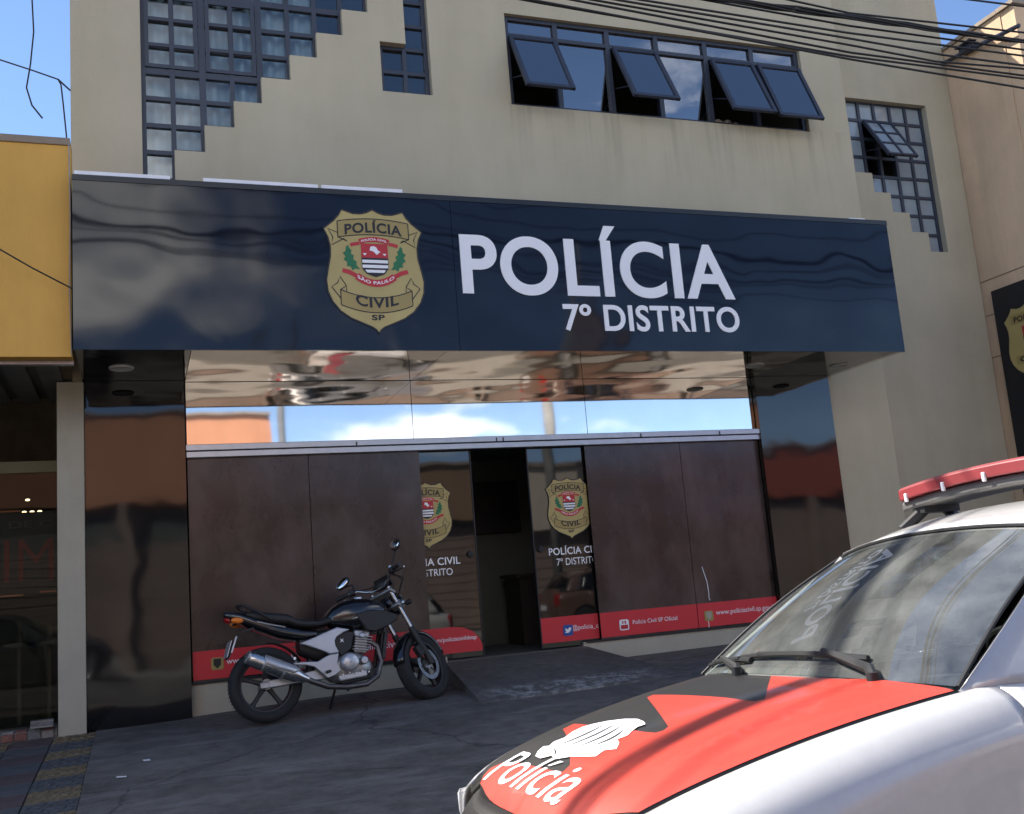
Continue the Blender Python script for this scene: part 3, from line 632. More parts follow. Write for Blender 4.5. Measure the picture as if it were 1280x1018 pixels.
def sash(par, x0, x1, yh, zh, L, ang, cols=1, rws=1, fwid=.045, m=m_sashglass):
    d = Vector((0, -math.sin(ang), -math.cos(ang))); nrm = Vector((0, -math.cos(ang), math.sin(ang)))
    def q(mb, a, b, s0, s1, t0, t1):
        vs = [Vector((x, yh, zh))+d*s+nrm*t for t in (t0, t1) for x, s in ((a, s0), (b, s0), (b, s1), (a, s1))]
        mb.add(vs, [(0,3,2,1),(4,5,6,7),(0,1,5,4),(1,2,6,5),(2,3,7,6),(3,0,4,7)])
    mb = MB()
    for i in range(cols+1):
        x = lerp(x0+fwid/2, x1-fwid/2, i/cols); f_ = fwid if i in (0, cols) else fwid*.8; q(mb, x-f_/2, x+f_/2, 0, L, -.018, .018)
    for j in range(rws+1):
        s = lerp(fwid/2, L-fwid/2, j/rws); f_ = fwid if j in (0, rws) else fwid*.8; q(mb, x0+.001, x1-.001, s-f_/2, s+f_/2, -.016, .016)
    sf = mb.build('sash', m_frame, par)
    for i in range(cols):
        for j in range(rws):
            g_ = MB(); q(g_, lerp(x0+fwid/2, x1-fwid/2, i/cols)+fwid*.35, lerp(x0+fwid/2, x1-fwid/2, (i+1)/cols)-fwid*.35, lerp(fwid/2, L-fwid/2, j/rws)+fwid*.35, lerp(fwid/2, L-fwid/2, (j+1)/rws)-fwid*.35, -.003, .003)
            g_.build('pane', m, par)
    # stay arm
    e = Vector((x0+.02, yh, zh))+d*(L*.8); MB().tube([e, (x0+.02, yh+.04, zh-L*.55)], .007, 5).build('stay_arm', m_frame, par)
for i, an in ((0, 27), (2, 27), (4, 24), (5, 22)): sash(bwf, bx[i]+.035, bx[i+1]-.02, 9.47, 7.10, .86, R(an))
mb = MB()
for i, x in enumerate(X3): mb.box(x-(.02 if i else 0)-(.02 if i == 5 else 0), x+.02-(.02 if i == 5 else 0), 9.68, 9.73, Z3[max(0, 4-i if i < 5 else 0)] if i < 5 else Z3[0], Z3[8])
for j in range(9):
    i0 = max(0, 4-j) ; mb.box(X3[min(i0, 4)], X3[5], 9.683, 9.727, Z3[j]-.018+(.018 if j < 1 else 0), Z3[j]+.018-(.018 if j == 8 else 0))
w3 = mb.build('window', m_frame, PS); tag(w3, 'staircase window of small square panes with one propped sash')
for i in range(5):
    for j in range(8):
        if j >= 4-i and not (i in (1, 2) and j in (4, 5, 6)):
            MB().box(X3[i]+.014, X3[i+1]-.014, 9.702, 9.708, Z3[j]+.014, Z3[j+1]-.014).build('pane', m_frost, w3)
sash(w3, X3[1]+.02, X3[3]-.02, 9.66, Z3[7]-.02, .70, R(31), 2, 3, .032, m_frost)
# curtain behind the stepped window
cur = MB().grid(lambda u, z: (u, 9.67+.024*math.sin(u*46)+.012*math.sin(u*19+z*.6), z), frange(.09, 1.80, 150), frange(5.0, 7.85, 6)).build('curtain', m_curtain, None, smooth=True)
tag(cur, 'pale grey folded curtain hanging behind the stepped window', 'curtain')
# things on the sill of the strip window
mb = MB()
for k_ in range(7): mb.ball((6.42+.055*k_+random.uniform(-.02,.02), 9.66+random.uniform(0,.05), 6.36+random.uniform(0,.09)), .06, .05, .07, 8, 6)
tag(mb.build('cloth_bundle', mat('tan_cloth', (.35,.27,.18), .9, var=.3, scale=12), None, smooth=True), 'tan cloth bundle lying inside the open strip window', 'bundle')

# ------------------------------------------------------------------ projecting sign
SG = thing('police_sign', 'long navy fascia sign with gold badge and white lettering over the entrance', 'sign', (3.5, 8.24, 3.3))
for a, b in ((-.434, 2.66), (2.664, 7.472)): MB().box(a, b, 8.24, 8.262, 3.297, 4.668).build('sign_panel', m_sign, SG)
MB().box(-.436, 7.475, 8.234, 8.30, 4.669, 4.716).build('top_trim', m_signtrim, SG)
MB().box(-.43, 7.468, 8.264, 9.449, 3.325, 4.66).build('sign_box', m_signtrim, SG)
for a, b in ((-.42, .30), (.56, 1.50), (1.53, 2.24), (7.02, 7.22)): MB().box(a, b, 8.26, 8.275, 4.717, 4.757 if a < 5 else 4.735).build('white_flashing', m_flash, SG)
def letters(parent, body, x0, x1, z0, z1, y, m, bold, thick):
    vs, fs = text2d(body, x0, x1, z0, z1, bold, 0, 14)
    for v_, f_ in islands(vs, fs): flat(MB(), v_, f_, y, thick).build('letter', m, parent, recalc=False)
letters(SG, 'POLÍCIA', 2.722, 5.502, 3.805, 4.50, 8.229, m_white, .022, .010)
letters(SG, '7º DISTRITO', 3.663, 5.516, 3.479, 3.735, 8.229, m_white, .020, .010)
badge(SG, 1.952, 3.44, .86, 1.105, 8.235)
# soffit of the sign: mirror steel over the doors, black over the cladding
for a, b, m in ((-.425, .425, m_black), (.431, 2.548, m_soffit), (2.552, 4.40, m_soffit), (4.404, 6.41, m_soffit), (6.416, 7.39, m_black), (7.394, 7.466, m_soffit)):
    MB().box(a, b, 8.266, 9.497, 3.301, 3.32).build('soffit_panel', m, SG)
for x, y in ((-.10, 8.90), (6.07, 8.88), (7.14, 8.89)):
    MB().lathe([(.001,0),(.085,0),(.095,-.008),(.10,0.0),(.10,.02)], (x, y, 3.297), (0,0,1), 24).build('downlight', m_lamp, SG, smooth=True, auto=40)

# ------------------------------------------------------------------ ochre shop on the left
YB = thing('ochre_shop', 'low shop with a plain ochre yellow fascia beside the police station', 'building', (-3, 8.35, .3))
MB().box(-9, -.448, 8.35, 8.55, 3.265, 5.0).build('fascia', m_yellow, YB, bevel=.004)
MB().box(-9.05, -.452, 8.335, 8.60, 5.0, 5.062).build('coping', m_coping, YB, bevel=.006)
MB().box(-9, -.52, 8.6, 16, 4.7, 4.8).box(-9, -8.85, 8.56, 16, 0, 4.7).box(-9, -.6, 15.9, 16, 0, 4.7).build('shell', m_coping, YB)
mb = MB()
for i in range(34): mb.box(-9+i*.25, -9+i*.25+.17, 8.56, 10.4, 3.30, 3.34)
mb.box(-9, -.64, 8.56, 10.4, 3.345, 3.36); mb.build('corrugated_ceiling', m_soffdark, YB)
MB().box(-9, -.445, 8.47, 8.545, 3.235, 3.263).build('drip_edge', m_alu, YB)
MB().box(-9, -.64, 9.72, 9.728, .42, 2.55).build('shop_glass', m_shopglass, YB)
MB().box(-9, -.64, 9.70, 9.76, 2.55, 2.65).build('beam', mat('olive_beam', (.10,.085,.04), .7), YB)
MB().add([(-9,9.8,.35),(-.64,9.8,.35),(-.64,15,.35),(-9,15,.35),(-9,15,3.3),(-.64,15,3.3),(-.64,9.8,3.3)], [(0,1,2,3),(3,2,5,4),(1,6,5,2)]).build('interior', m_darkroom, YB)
m_dred = mat('dim_red', (.22,.035,.03), .6); m_dgrey = mat('dim_grey', (.12,.115,.10), .6)
MB().box(-2.6, -.66, 9.845, 9.87, 1.52, 2.22).build('inner_board', mat('board_dark', (.03,.03,.032), .5), YB)
lettering(YB, 'GIM', -1.42, -.69, 1.62, 1.99, 9.84, m_dred, bold=-.004); lettering(YB, 'ÇÃO DE C', -1.45, -.70, 2.07, 2.16, 9.84, m_dgrey)
mb = MB().box(-2.6, -.95, 9.82, 9.84, 2.225, 2.24); mb.box(-2.6, -.93, 9.82, 9.84, 1.50, 1.515).box(-.80, -.67, 9.82, 9.84, 1.515, 1.53); mb.build('reflection_strip', mat('pale_orange_strip', (.65,.25,.12), .5), YB)  # orange strips painted in place of reflected light lines on the shop glass
for x, z in ((-1.02,2.47),(-1.05,2.35),(-.98,2.35),(-.91,2.35)): MB().ball((x, 11.2, z), .022, .022, .012, 8, 5).build('ceiling_lamp', m_lampglow, YB)
for x in (-1.35, -1.05, -.8): MB().box(x, x+.03, 10.6, 10.63, .36, 1.25).box(x-.2, x+.2, 10.5, 10.9, 1.06, 1.09).build('stool', m_dgrey, YB)
st = thing('shop_step', 'worn shop doorstep of chipped red and white mosaic tiles', 'step', (-1.2, 9.5, .33))
MB().box(-3, -.64, 9.46, 9.9, .2, .40).build('step_core', m_worn, st)
m_tw = mat('chipped_white_tile', (.22,.205,.19), .7, var=.3, scale=8, dirt=.3); m_tr = mat('chipped_red_tile', (.17,.07,.055), .7, var=.3, scale=8, dirt=.3)
for i in range(12):
    x = -.66-.1*(i+1); MB().box(x+.006, x+.094, 9.445, 9.462, .335, .395).build('tile', (m_tw, m_worn, m_tr, m_tr, m_worn, m_tw)[i % 6], st, bevel=.003, bseg=1)
    MB().box(x+.006, x+.094, 9.47, 9.57, .395, .412).build('tile', (m_tw, m_tw, m_tr, m_worn, m_tr, m_tw)[(i+2) % 6], st, bevel=.003, bseg=1)
for i in range(3): MB().obox((-.75, 9.42, .435+.02*i), (.17, .09, .018), (0, 0, .05*i-.05)).build('loose_tile', (m_tw, m_worn, m_tw)[i], st, bevel=.002, bseg=1)

# ------------------------------------------------------------------ peach building on the right
PB = thing('peach_building', 'tall peach plastered building jutting out to the right of the police station', 'building', (13, 8.45, .3))
xs_ = [10.06, 10.42, 10.80, 16]; zs_ = [-.3, 7.20, 7.46, 7.68]
cell_wall(xs_, zs_, lambda x, z: not (10.42 < x < 10.80 and 7.20 < z < 7.46), 8.45, .2).build('front_wall', m_peach, PB)
MB().box(10.05, 10.25, 8.655, 18, -.3, 7.68).box(15.8, 16, 8.655, 18, -.3, 7.68).box(10.26, 15.79, 17.8, 18, -.3, 7.68).box(10.26, 15.79, 8.66, 17.79, 7.3, 7.5).build('side_wall', m_peach, PB)
MB().box(10.02, 16.03, 8.42, 8.68, 7.683, 7.735).box(10.02, 10.28, 8.685, 18.03, 7.683, 7.73).build('parapet_cap', m_coping, PB)
MB().box(10.43, 10.79, 8.55, 8.56, 7.21, 7.45).build('pane', m_ink, PB)
mb = MB()
for z in (4.52, 4.08, 3.55): mb.box(10.046, 10.052, 8.46, 9.6, z-.006, z+.006)
mb.build('wall_joint', mat('dark_joint', (.22,.15,.10), .9), PB)  # thin dark strips mark the wall joints
MB().tube([(10.0,9.60,7.50),(9.98,9.3,7.46),(9.98,8.35,7.33)], .028, 8).build('drain_pipe', m_frame, PB, smooth=True)
MB().box(9.93, 10.05, 9.02, 9.24, 7.43, 7.50).box(9.88, 10.0, 9.0, 9.26, 7.505, 7.52).build('light_fitting', m_frame, PB)
WS = thing('wall_sign', 'black sign board with part of a gold badge on the peach side wall', 'sign', (10.0, 8.95, 1.5))
MB().box(10.012, 10.045, 8.47, 9.43, 1.2, 4.355).build('board', mat('black_board', (.006,.008,.014), .3), WS)
def sidebadge():
    w, h, cy, z0 = .70, .92, 8.95, 3.15
    out = [(a*w, b*h) for a, b in HALF]+[(-a*w, b*h) for a, b in reversed(HALF[1:-1])]
    MB().prism(out, lambda a, b, d: (d, cy-a, z0+b), 10.011, 10.006).build('badge', m_gold, WS)
    for x0, x1, za, zb, m in ((-.25, .25, .77, .90, m_gold2), (-.25, .25, .24, .35, m_gold2)):
        MB().box(10.003, 10.0055, cy+x0, cy+x1, z0+za*h, z0+zb*h).build('ribbon', m, WS)
    for body, za, zb in (('POLÍCIA', .785, .885), ('CIVIL', .26, .335)):
        vs, fs = text2d(body, -.2, .2, z0+za*h, z0+zb*h, .03); MB().add([(10.002, cy-a, b) for a, b in vs], fs).build('lettering', m_ink, WS, recalc=False)
    MB().prism([(-.1,.60),(.1,.60),(.1,.5),(0,.42),(-.1,.5)], lambda a, b, d: (d, cy-a, z0+b*h), 10.0055, 10.003).build('badge_stripes', m_ink, WS)
    MB().prism([(-.1,.72),(.1,.72),(.1,.605),(-.1,.605)], lambda a, b, d: (d, cy-a, z0+b*h), 10.0055, 10.003).build('badge_arms', m_badgered, WS)
sidebadge()

# ------------------------------------------------------------------ overhead cables in front of the facade
def cable(name, label, pts, r, group=None, x0=-14, x1=24):
    P = [Vector(p) for p in pts]
    a, b = P[0], P[1]; s0 = (b-a)/(b.x-a.x); c, d = P[-2], P[-1]; s1 = (d-c)/(d.x-c.x)
    L = [a+s0*(x0-a.x)*t for t in (1, .66, .33)] if x0 is not None else []
    E_ = [d+s1*(x1-d.x)*t for t in (.33, .66, 1)] if x1 is not None else []
    L = [Vector((p.x, p.y, p.z+.004*(p.x-a.x)**2*.5)) for p in L]; E_ = [Vector((p.x, p.y, p.z+.004*(p.x-d.x)**2*.5)) for p in E_]
    o = MB().tube(L+P+E_, r, 6).build(name, m_cable, None, smooth=True); return tag(o, label, 'cable', group)
GRP = 'thin overhead cables across the facade'
CAB = [ # (x, z) pairs at a given distance from the facade
 (5.50, [(2.35,4.945),(4.87,4.80),(6.52,4.735)]), (5.56, [(2.54,4.965),(4.93,4.86),(6.64,4.855)]), (5.62, [(2.76,5.06),(5.0,4.93),(6.71,4.92)]),
 (5.68, [(2.94,5.12),(5.06,5.03),(5.85,4.985),(6.78,5.02)]), (5.50, [(3.10,5.02),(4.88,4.965),(5.75,4.93),(6.56,4.93)]), (5.60, [(3.26,5.115),(4.98,5.075),(6.70,5.08)]),
 (5.74, [(3.83,5.28),(5.13,5.23),(6.88,5.23)]), (5.80, [(4.35,5.44),(5.2,5.38),(7.0,5.43)]), (5.9, [(6.1,5.72),(7.2,5.75)])]
CABLABEL = ['lowest of the thin black cables strung in front of the upper windows','second lowest thin black cable in front of the upper windows','third lowest thin black cable in front of the upper windows','kinked thin black cable running through the middle of the cable fan','fourth lowest thin black cable in front of the upper windows','thin black cable just above the kinked one in the cable fan','thin black cable just under the thick bundled cable','thin black cable just above the thick bundled cable','topmost thin black cable crossing the sky at the right']
for (y, pts), THIN in zip(CAB, CABLABEL): cable('overhead_cable', THIN, [(x, y, z) for x, z in pts], .0085, GRP)
bc = thing('bundled_cable', 'thick bundle of black cables sagging across the top right of the facade', 'cable', (5, 5.65, 5.2))
for k_ in range(5):
    P_ = []
    for x in frange(-14, 24, 190):
        z = 5.24+(.0022*(x-5)**2 if x < 5 else .0012*(x-5)**2); a = x*2.1+k_*1.257; r_ = .014+.005*math.sin(x*5.3+k_*2)
        P_.append((x, 5.65+r_*math.cos(a), z+r_*math.sin(a)+.004*math.sin(x*9+k_)))
    MB().tube(P_, .0085, 6).build('strand', m_cable, bc, smooth=True)
# loose cables at the left corner
def free(label, pts, r=.007):
    tag(MB().tube(pts, r, 6).build('hanging_cable', m_cable, None, smooth=True), label, 'cable')
free('black cable end curling down against the sky at the left', [(-.75,8.6,7.2),(-.75,8.6,6.388),(-.738,8.6,6.099),(-.762,8.6,5.809),(-.792,8.6,5.593),(-.751,8.6,5.442),(-.673,8.6,5.336)])
free('black cable reaching the left corner of the police station and dropping behind the ochre shop', [(-9,9.3,7.6),(-1.447,9.3,6.298),(-1.069,9.3,6.188),(-.812,9.3,6.116),(-.60,9.3,6.05),(-.575,9.3,6.0),(-.558,9.3,5.818),(-.533,9.3,5.514),(-.53,9.3,5.0)])
MB().cyl((-.60,9.3,6.05),(-.505,9.46,6.03),.008,.008,6).build('cable_hook', m_cable, None); tag(bpy.data.objects['cable_hook'], 'small hook holding a cable at the left building corner', 'hook')
free('thin black cable running down across the ochre fascia to the sign', [(-8,7.9,6.8),(-1.259,8.2,4.232),(-.936,8.2,4.063),(-.717,8.2,3.925),(-.438,8.22,3.774)], .006)
free('pale wire running down the joint between ochre fascia and sign', [(-.46,8.32,5.0),(-.452,8.325,4.4),(-.462,8.325,3.8),(-.45,8.325,3.27)], .005)
bpy.data.objects['hanging_cable.003'].data.materials[0] = mat('pale_wire', (.35,.33,.30), .6)

# ------------------------------------------------------------------ across the street (seen mirrored in steel, glass and sign)
tag(MB().box(-60, 60, -7.6, -4.85, -.5, .0).build('far_pavement', m_kerb), kind='structure')
m_orange = mat('orange_paint', (.62,.29,.17), .8, var=.06, scale=1.2, streak=.1)
m_brown = mat('brown_paint', (.30,.19,.12), .85, var=.1, scale=1.5, streak=.15)
m_shutter = mat('pale_shutter', (.27,.20,.165), .6, var=.2, scale=.6)
def far_shop(label, x0, x1, h, zf, m, mats):
    T = thing('far_shop', label, 'building', ((x0+x1)/2, -7.6, 0))
    MB().box(x0, x1, -14, -7.6, zf, h).build('upper_wall', m, T); MB().box(x0-.02, x1+.02, -14.05, -7.5, h, h+.09).build('coping', m_coping, T)
    MB().box(x0, x1, -14, -8.0, 0, zf-.005).build('lower_wall', mats, T)
    n = max(1, int((x1-x0)/3.4)); w = (x1-x0)/n
    for i in range(n+1): MB().box(x0+i*w-.15, x0+i*w+.15, -8.01, -7.59, 0, zf-.002).build('pier', m_shutter, T)
    for i in range(n):
        mb = MB()
        for j in range(24): mb.box(x0+i*w+.16, x0+(i+1)*w-.16, -7.99, -7.95+.02*(j % 2), .05+j*.118, .05+(j+1)*.118-.004)
        mb.build('shutter', m_shutter, T)
    return T
far_shop('long orange shop across the street mirrored in the steel fascia', -14, 3.3, 6.0, 3.9, m_orange, m_darkroom)
far_shop('low brown shop across the street mirrored in the glass panels', 3.4, 8.9, 4.5, 3.1, m_brown, m_darkroom)
far_shop('low cream shop added across the street for pale reflections in the glass panels', 9.0, 12.4, 4.4, 2.6, mat('cream_paint', (.62,.54,.44), .85, var=.08, streak=.1), m_brown)  # unseen pale front, added to brighten the reflections in the dark film
far_shop('low rust coloured shop across the street mirrored in the right cladding', 12.5, 15.5, 4.6, 2.4, mat('rust_paint', (.42,.13,.09), .85, var=.1), m_darkroom)
far_shop('low red shop across the street at the far right', 15.6, 28, 4.7, 3.2, mat('brick_red_paint', (.36,.09,.06), .85, var=.1), m_darkroom)
up_ = thing('utility_pole', 'concrete utility pole across the street mirrored in the steel fascia', 'pole', (10.2, -5.6, 0))
MB().tube([(10.2,-5.6,-.1),(10.2,-5.6,9.2)], [.17,.11], 12).build('shaft', m_kerb, up_, smooth=True)
MB().box(9.3, 11.1, -5.65, -5.55, 8.6, 8.7).box(9.4, 11.0, -5.65, -5.55, 7.9, 7.98).build('crossarm', m_soffdark, up_)
MB().cyl((10.6,-5.6,6.6),(10.6,-5.6,7.4),.28,.28,16).build('transformer', m_shutter, up_)
tag(MB().tube([(3.55,-7.3,-.1),(3.55,-7.3,7.5)], [.12,.08], 10).build('lamp_post', m_soffdark, None, smooth=True), 'slim dark post beside the orange shop across the street', 'post')

for lab, x, y, a in (('small white paper scrap on the pavement in front of the black cladding', .035, 7.70, .3), ('thin pale paper strip on the pavement near the patterned tiles', -.12, 7.28, -.1)):
    o = MB().obox((x, y, G(x, y)+wob(x, y)+.006), (.045 if a > 0 else .06, .03 if a > 0 else .014, .004), (.1, .05, a)).build('paper_scrap', m_flash, None); tag(o, lab, 'litter')

# ------------------------------------------------------------------ motorcycle
BK = thing('motorcycle', 'black naked motorcycle with silver engine and exhaust parked by the entrance ramp', 'motorcycle', (.947, 8.564, .338), (R(-7), 0, math.atan2(.135, 1.328)))
m_tyre = mat('tyre_rubber', (.018,.018,.019), .85, var=.2, scale=8, bump=.001, bscale=120, dirt=.2)
m_bkblack = mat('gloss_black_paint', (.008,.008,.010), .18, coat=.6, var=.2, scale=3)
m_bkmatte = mat('black_plastic', (.014,.014,.015), .55, var=.2, scale=6)
m_seat = mat('black_vinyl_seat', (.016,.016,.017), .6, bump=.0008, bscale=300)
m_silver = mat('silver_paint', (.50,.51,.53), .32, metal=.55, var=.08, scale=6)
m_chrome = mat('brushed_steel', (.55,.55,.55), .25, metal=1.0, var=.12, scale=10, rvar=.08)
m_engine = mat('engine_alloy', (.40,.40,.40), .42, metal=.8, var=.2, scale=12, rvar=.1)
m_pipe = mat('dull_pipe', (.14,.13,.125), .45, metal=.9, var=.25, scale=12)
m_wheel = mat('dark_cast_rim', (.03,.03,.032), .5, metal=.3, var=.2)
m_amber = mat('amber_lens', (.85,.22,.02), .25, var=.05, emit=0.0)
m_redlens = mat('red_lens', (.35,.01,.01), .2)
m_clear = mat('clear_lens', (.55,.56,.58), .12, metal=.4)
m_mirrorface = mat('mirror_face', (.7,.7,.7), .03, metal=1)
RX = lambda p: p
def bp(name, mb, m, parent=None, **kw):
    kw.setdefault('smooth', True); kw.setdefault('auto', 38)
    return mb.build(name, m, parent or BK, world=False, **kw)
AXIS_P = Vector((1.02, 0, .95)); AXIS = Vector((-math.sin(R(25.6)), 0, math.cos(R(25.6)))); STEER = Matrix.Rotation(R(33), 3, AXIS)
def steer(mb): mb.v = [tuple(AXIS_P+STEER@(Vector(v)-AXIS_P)) for v in mb.v]; return mb
def wheel(name, x, z, w, st, disc_side):
    S = steer if st else (lambda q: q)
    k_ = w/.12
    prof = [(.212,-.042*k_),(.232,-.056*k_),(.258,-.060*k_),(.278,-.050*k_),(.291,-.026*k_),(.295,0),(.291,.026*k_),(.278,.050*k_),(.258,.060*k_),(.232,.056*k_),(.212,.042*k_)]
    ty = bp(name, S(MB().lathe(prof, (x,0,z), (0,1,0), 56, True)), m_tyre)
    mb = MB()
    for i in range(60):           # tread sipes as small raised lugs
        a = 2*math.pi*i/60
        for s in (-1, 1):
            c = (x+.2842*math.cos(a+.02*s), s*.026*k_, z+.2842*math.sin(a+.02*s)); mb.obox(c, (.006,.030*k_,.008), (0, -a+math.pi/2, s*.5))
    t_ = bp('tread', S(mb), m_tyre, ty, smooth=False); t_['kind'] = 'stuff'
    bp('rim', S(MB().lathe([(.222,-.044*k_),(.226,-.03*k_),(.214,-.02),(.206,0),(.214,.02),(.226,.03*k_),(.222,.044*k_),(.200,.040*k_),(.190,.0),(.200,-.040*k_)], (x,0,z), (0,1,0), 48, True)), m_wheel, ty)
    for i in range(5):
        a = 2*math.pi*i/5+.3; d = Vector((math.cos(a),0,math.sin(a))); n_ = Vector((-math.sin(a),0,math.cos(a))); c = Vector((x,0,z)); mb = MB(); rings = []
        for r_, hw, th in ((.035,.022,.026),(.10,.016,.018),(.165,.017,.016),(.205,.026,.02)):
            o_ = c+d*r_; rings.append([o_+n_*(hw*e)+Vector((0,th*f,0)) for e, f in ((-1,-.6),(-.6,-1),(.6,-1),(1,-.6),(1,.6),(.6,1),(-.6,1),(-1,.6))])
        bp('spoke', S(mb.loft(rings)), m_wheel, ty)
    bp('hub', S(MB().cyl((x,-.06,z),(x,.06,z),.042,.042,20).cyl((x,-.105,z),(x,.105,z),.013,.013,12)), m_engine, ty)
    if disc_side:
        y = disc_side*.072
        bp('brake_disc', S(MB().lathe([(.135,-.003),(.135,.003),(.098,.003),(.098,-.003)], (x,y,z), (0,1,0), 40, True)), m_chrome, ty)
        mb = MB()
        for i in range(6):
            a = i*math.pi/3; mb.tube([(x+.04*math.cos(a),y,z+.04*math.sin(a)),(x+.105*math.cos(a+.3),y,z+.105*math.sin(a+.3))], .006, 6)
        bp('disc_carrier', S(mb), m_wheel, ty)
    return ty
wheel('rear_wheel', 0, .297, .13, False, 0); wheel('front_wheel', 1.338, .297, .125, True, -1)
for s in (-1, 1):                                       # fork legs
    t = bp('fork_leg', steer(MB().tube([(1.348,s*.098,.285),(1.338,s*.098,.33),(1.20,s*.098,.60),(1.195,s*.098,.612)], [.03,.028,.027,.024], 14)), m_bkmatte)
    bp('fork_tube', steer(MB().tube([(1.20,s*.098,.602),(1.025,s*.098,.968)], .0195, 14)), m_chrome, t)
bp('caliper', steer(MB().obox((1.235,-.088,.40), (.07,.05,.10), (0,R(-30),0))), m_bkmatte, bevel=.008)
bp('triple_clamp', steer(MB().obox((1.045,0,.925), (.07,.26,.03), (0,R(25.6),0)).obox((1.105,0,.80), (.07,.26,.035), (0,R(25.6),0))), m_engine, bevel=.008)
rings = []
for i in range(17):                                     # front mudguard wraps the tyre
    a = R(lerp(178, 22, i/16)); r_ = .318; hw = lerp(.052, .062, math.sin(math.pi*i/16))
    rings.append([(1.338+(r_-d)*math.cos(a), y*hw, .297+(r_-d)*math.sin(a)) for y, d in ((-1.05,.045),(-1,.018),(-.6,.004),(0,0),(.6,.004),(1,.018),(1.05,.045))])
bp('front_mudguard', steer(MB().loft(rings, caps=False, closed=False)), m_bkblack, solid=.004)
# head lamp, instruments, fly screen
hl = bp('headlight', steer(MB().lathe([(.001,-.11),(.05,-.10),(.085,-.05),(.095,0),(.095,.02)], (1.155,0,.855), (1,0,-.12), 24)), m_bkblack)
bp('lens', steer(MB().lathe([(.094,.0),(.085,.022),(.05,.036),(.001,.04)], (1.175,0,.853), (1,0,-.12), 24)), m_clear, hl)
bp('headlight_rim', steer(MB().lathe([(.092,.0),(.102,.0),(.102,.03),(.092,.03)], (1.163,0,.854), (1,0,-.12), 24, True)), m_chrome, hl)
bp('instrument_pod', steer(MB().ball((1.06,0,1.02), .05, .085, .045, 14, 8, (0,R(-30),0)).obox((1.10,0,1.05), (.02,.16,.10), (0,R(-35),0))), m_bkmatte)
# handlebar with grips, levers, mirrors
hb = [(1.02,-.04,.985),(1.02,.04,.985)]
for s in (-1, 1):
    t = bp('handlebar', steer(MB().tube([(1.02,0,.985),(1.02,s*.06,.985),(1.005,s*.13,1.01),(.985,s*.20,1.045),(.95,s*.27,1.05),(.90,s*.375,1.035)], .012, 10)), m_chrome)
    bp('grip', steer(MB().tube([(.945,s*.28,1.05),(.895,s*.385,1.035)], .018, 12)), m_bkmatte, t)
    bp('switch_housing', steer(MB().obox((.955,s*.245,1.05), (.05,.05,.05), (0,0,s*.4))), m_bkmatte, t, bevel=.008)
    bp('lever', steer(MB().tube([(.99,s*.24,1.045),(1.00,s*.29,1.04),(.965,s*.37,1.03)], [.009,.007,.006], 8)), m_chrome, t)
    mi = bp('mirror', steer(MB().ball((.965,s*.335,1.245-.07*(s > 0)), .022, .075, .05, 18, 10, (R(s*-18),R(8),R(s*12)))), m_bkmatte)
    bp('stem', steer(MB().tube([(.97,s*.235,1.065),(.985,s*.25,1.13),(.975,s*.32,1.21-.07*(s > 0))], .0075, 8)), m_bkmatte, mi)
    bp('mirror_glass', steer(MB().ball((.951,s*.335,1.244-.07*(s > 0)), .012, .066, .042, 18, 8, (R(s*-18),R(8),R(s*12)))), m_mirrorface, mi)
bp('brake_reservoir', steer(MB().cyl((1.0,-.20,1.06),(1.0,-.20,1.10),.022,.024,14).cyl((1.0,-.20,1.10),(1.0,-.20,1.108),.026,.026,14)), m_chrome)
for y in (-.13, .13):
    t = bp('indicator', steer(MB().ball((1.15,y*1.35,.80), .022, .038, .022, 12, 8)), m_bkmatte); bp('stalk', steer(MB().tube([(1.12,y*.7,.81),(1.14,y*1.2,.80)], .009, 8)), m_bkmatte, t)
# cables from the bars
for k_, (y, b) in enumerate(((-.2,.06),(.2,.09),(-.17,.12))):
    bp('control_cable', MB().tube([AXIS_P+STEER@(Vector((1.0,y,1.05))-AXIS_P), (1.16+b*.4,y*.7,1.02+b*.3), (1.17,y*.3,.92), (1.08,y*.2,.80), (1.0,y*.3,.70)], .006, 6), m_bkmatte)
# tank
def sup(cx, hw, z0, z1, n=24, e=.75):
    zc = (z0+z1)/2; hh = (z1-z0)/2; L = []
    for i in range(n):
        a = 2*math.pi*i/n; ca, sa = math.cos(a), math.sin(a)
        L.append((cx, hw*math.copysign(abs(ca)**e, ca), zc+hh*math.copysign(abs(sa)**e, sa)))
    return L
tk = bp('fuel_tank', MB().loft([sup(.515,.05,.745,.785), sup(.53,.085,.71,.81), sup(.57,.115,.68,.855), sup(.64,.14,.655,.895), sup(.75,.155,.65,.918), sup(.87,.155,.66,.912), sup(.97,.13,.69,.885), sup(1.035,.10,.71,.85), sup(1.06,.06,.735,.815)]), m_bkblack, auto=60)
bp('filler_cap', MB().cyl((.82,0,.908),(.82,0,.925),.045,.042,20), m_chrome, tk)
for s in (-1, 1):
    f_ = lambda a, b, d: (a, s*d, b)
    bp('tank_shroud', MB().prism([(.74,.775),(.86,.80),(1.0,.785),(1.115,.735),(1.10,.70),(1.02,.655),(.90,.615),(.83,.63),(.79,.69)], f_, .135, .168), m_bkmatte, bevel=.01)
    bp('tank_emblem', MB().prism([(.70,.735),(.80,.765),(.90,.762),(.80,.752)], lambda a, b, d: (a, s*d, b), .1595, .162), m_silver, tk)
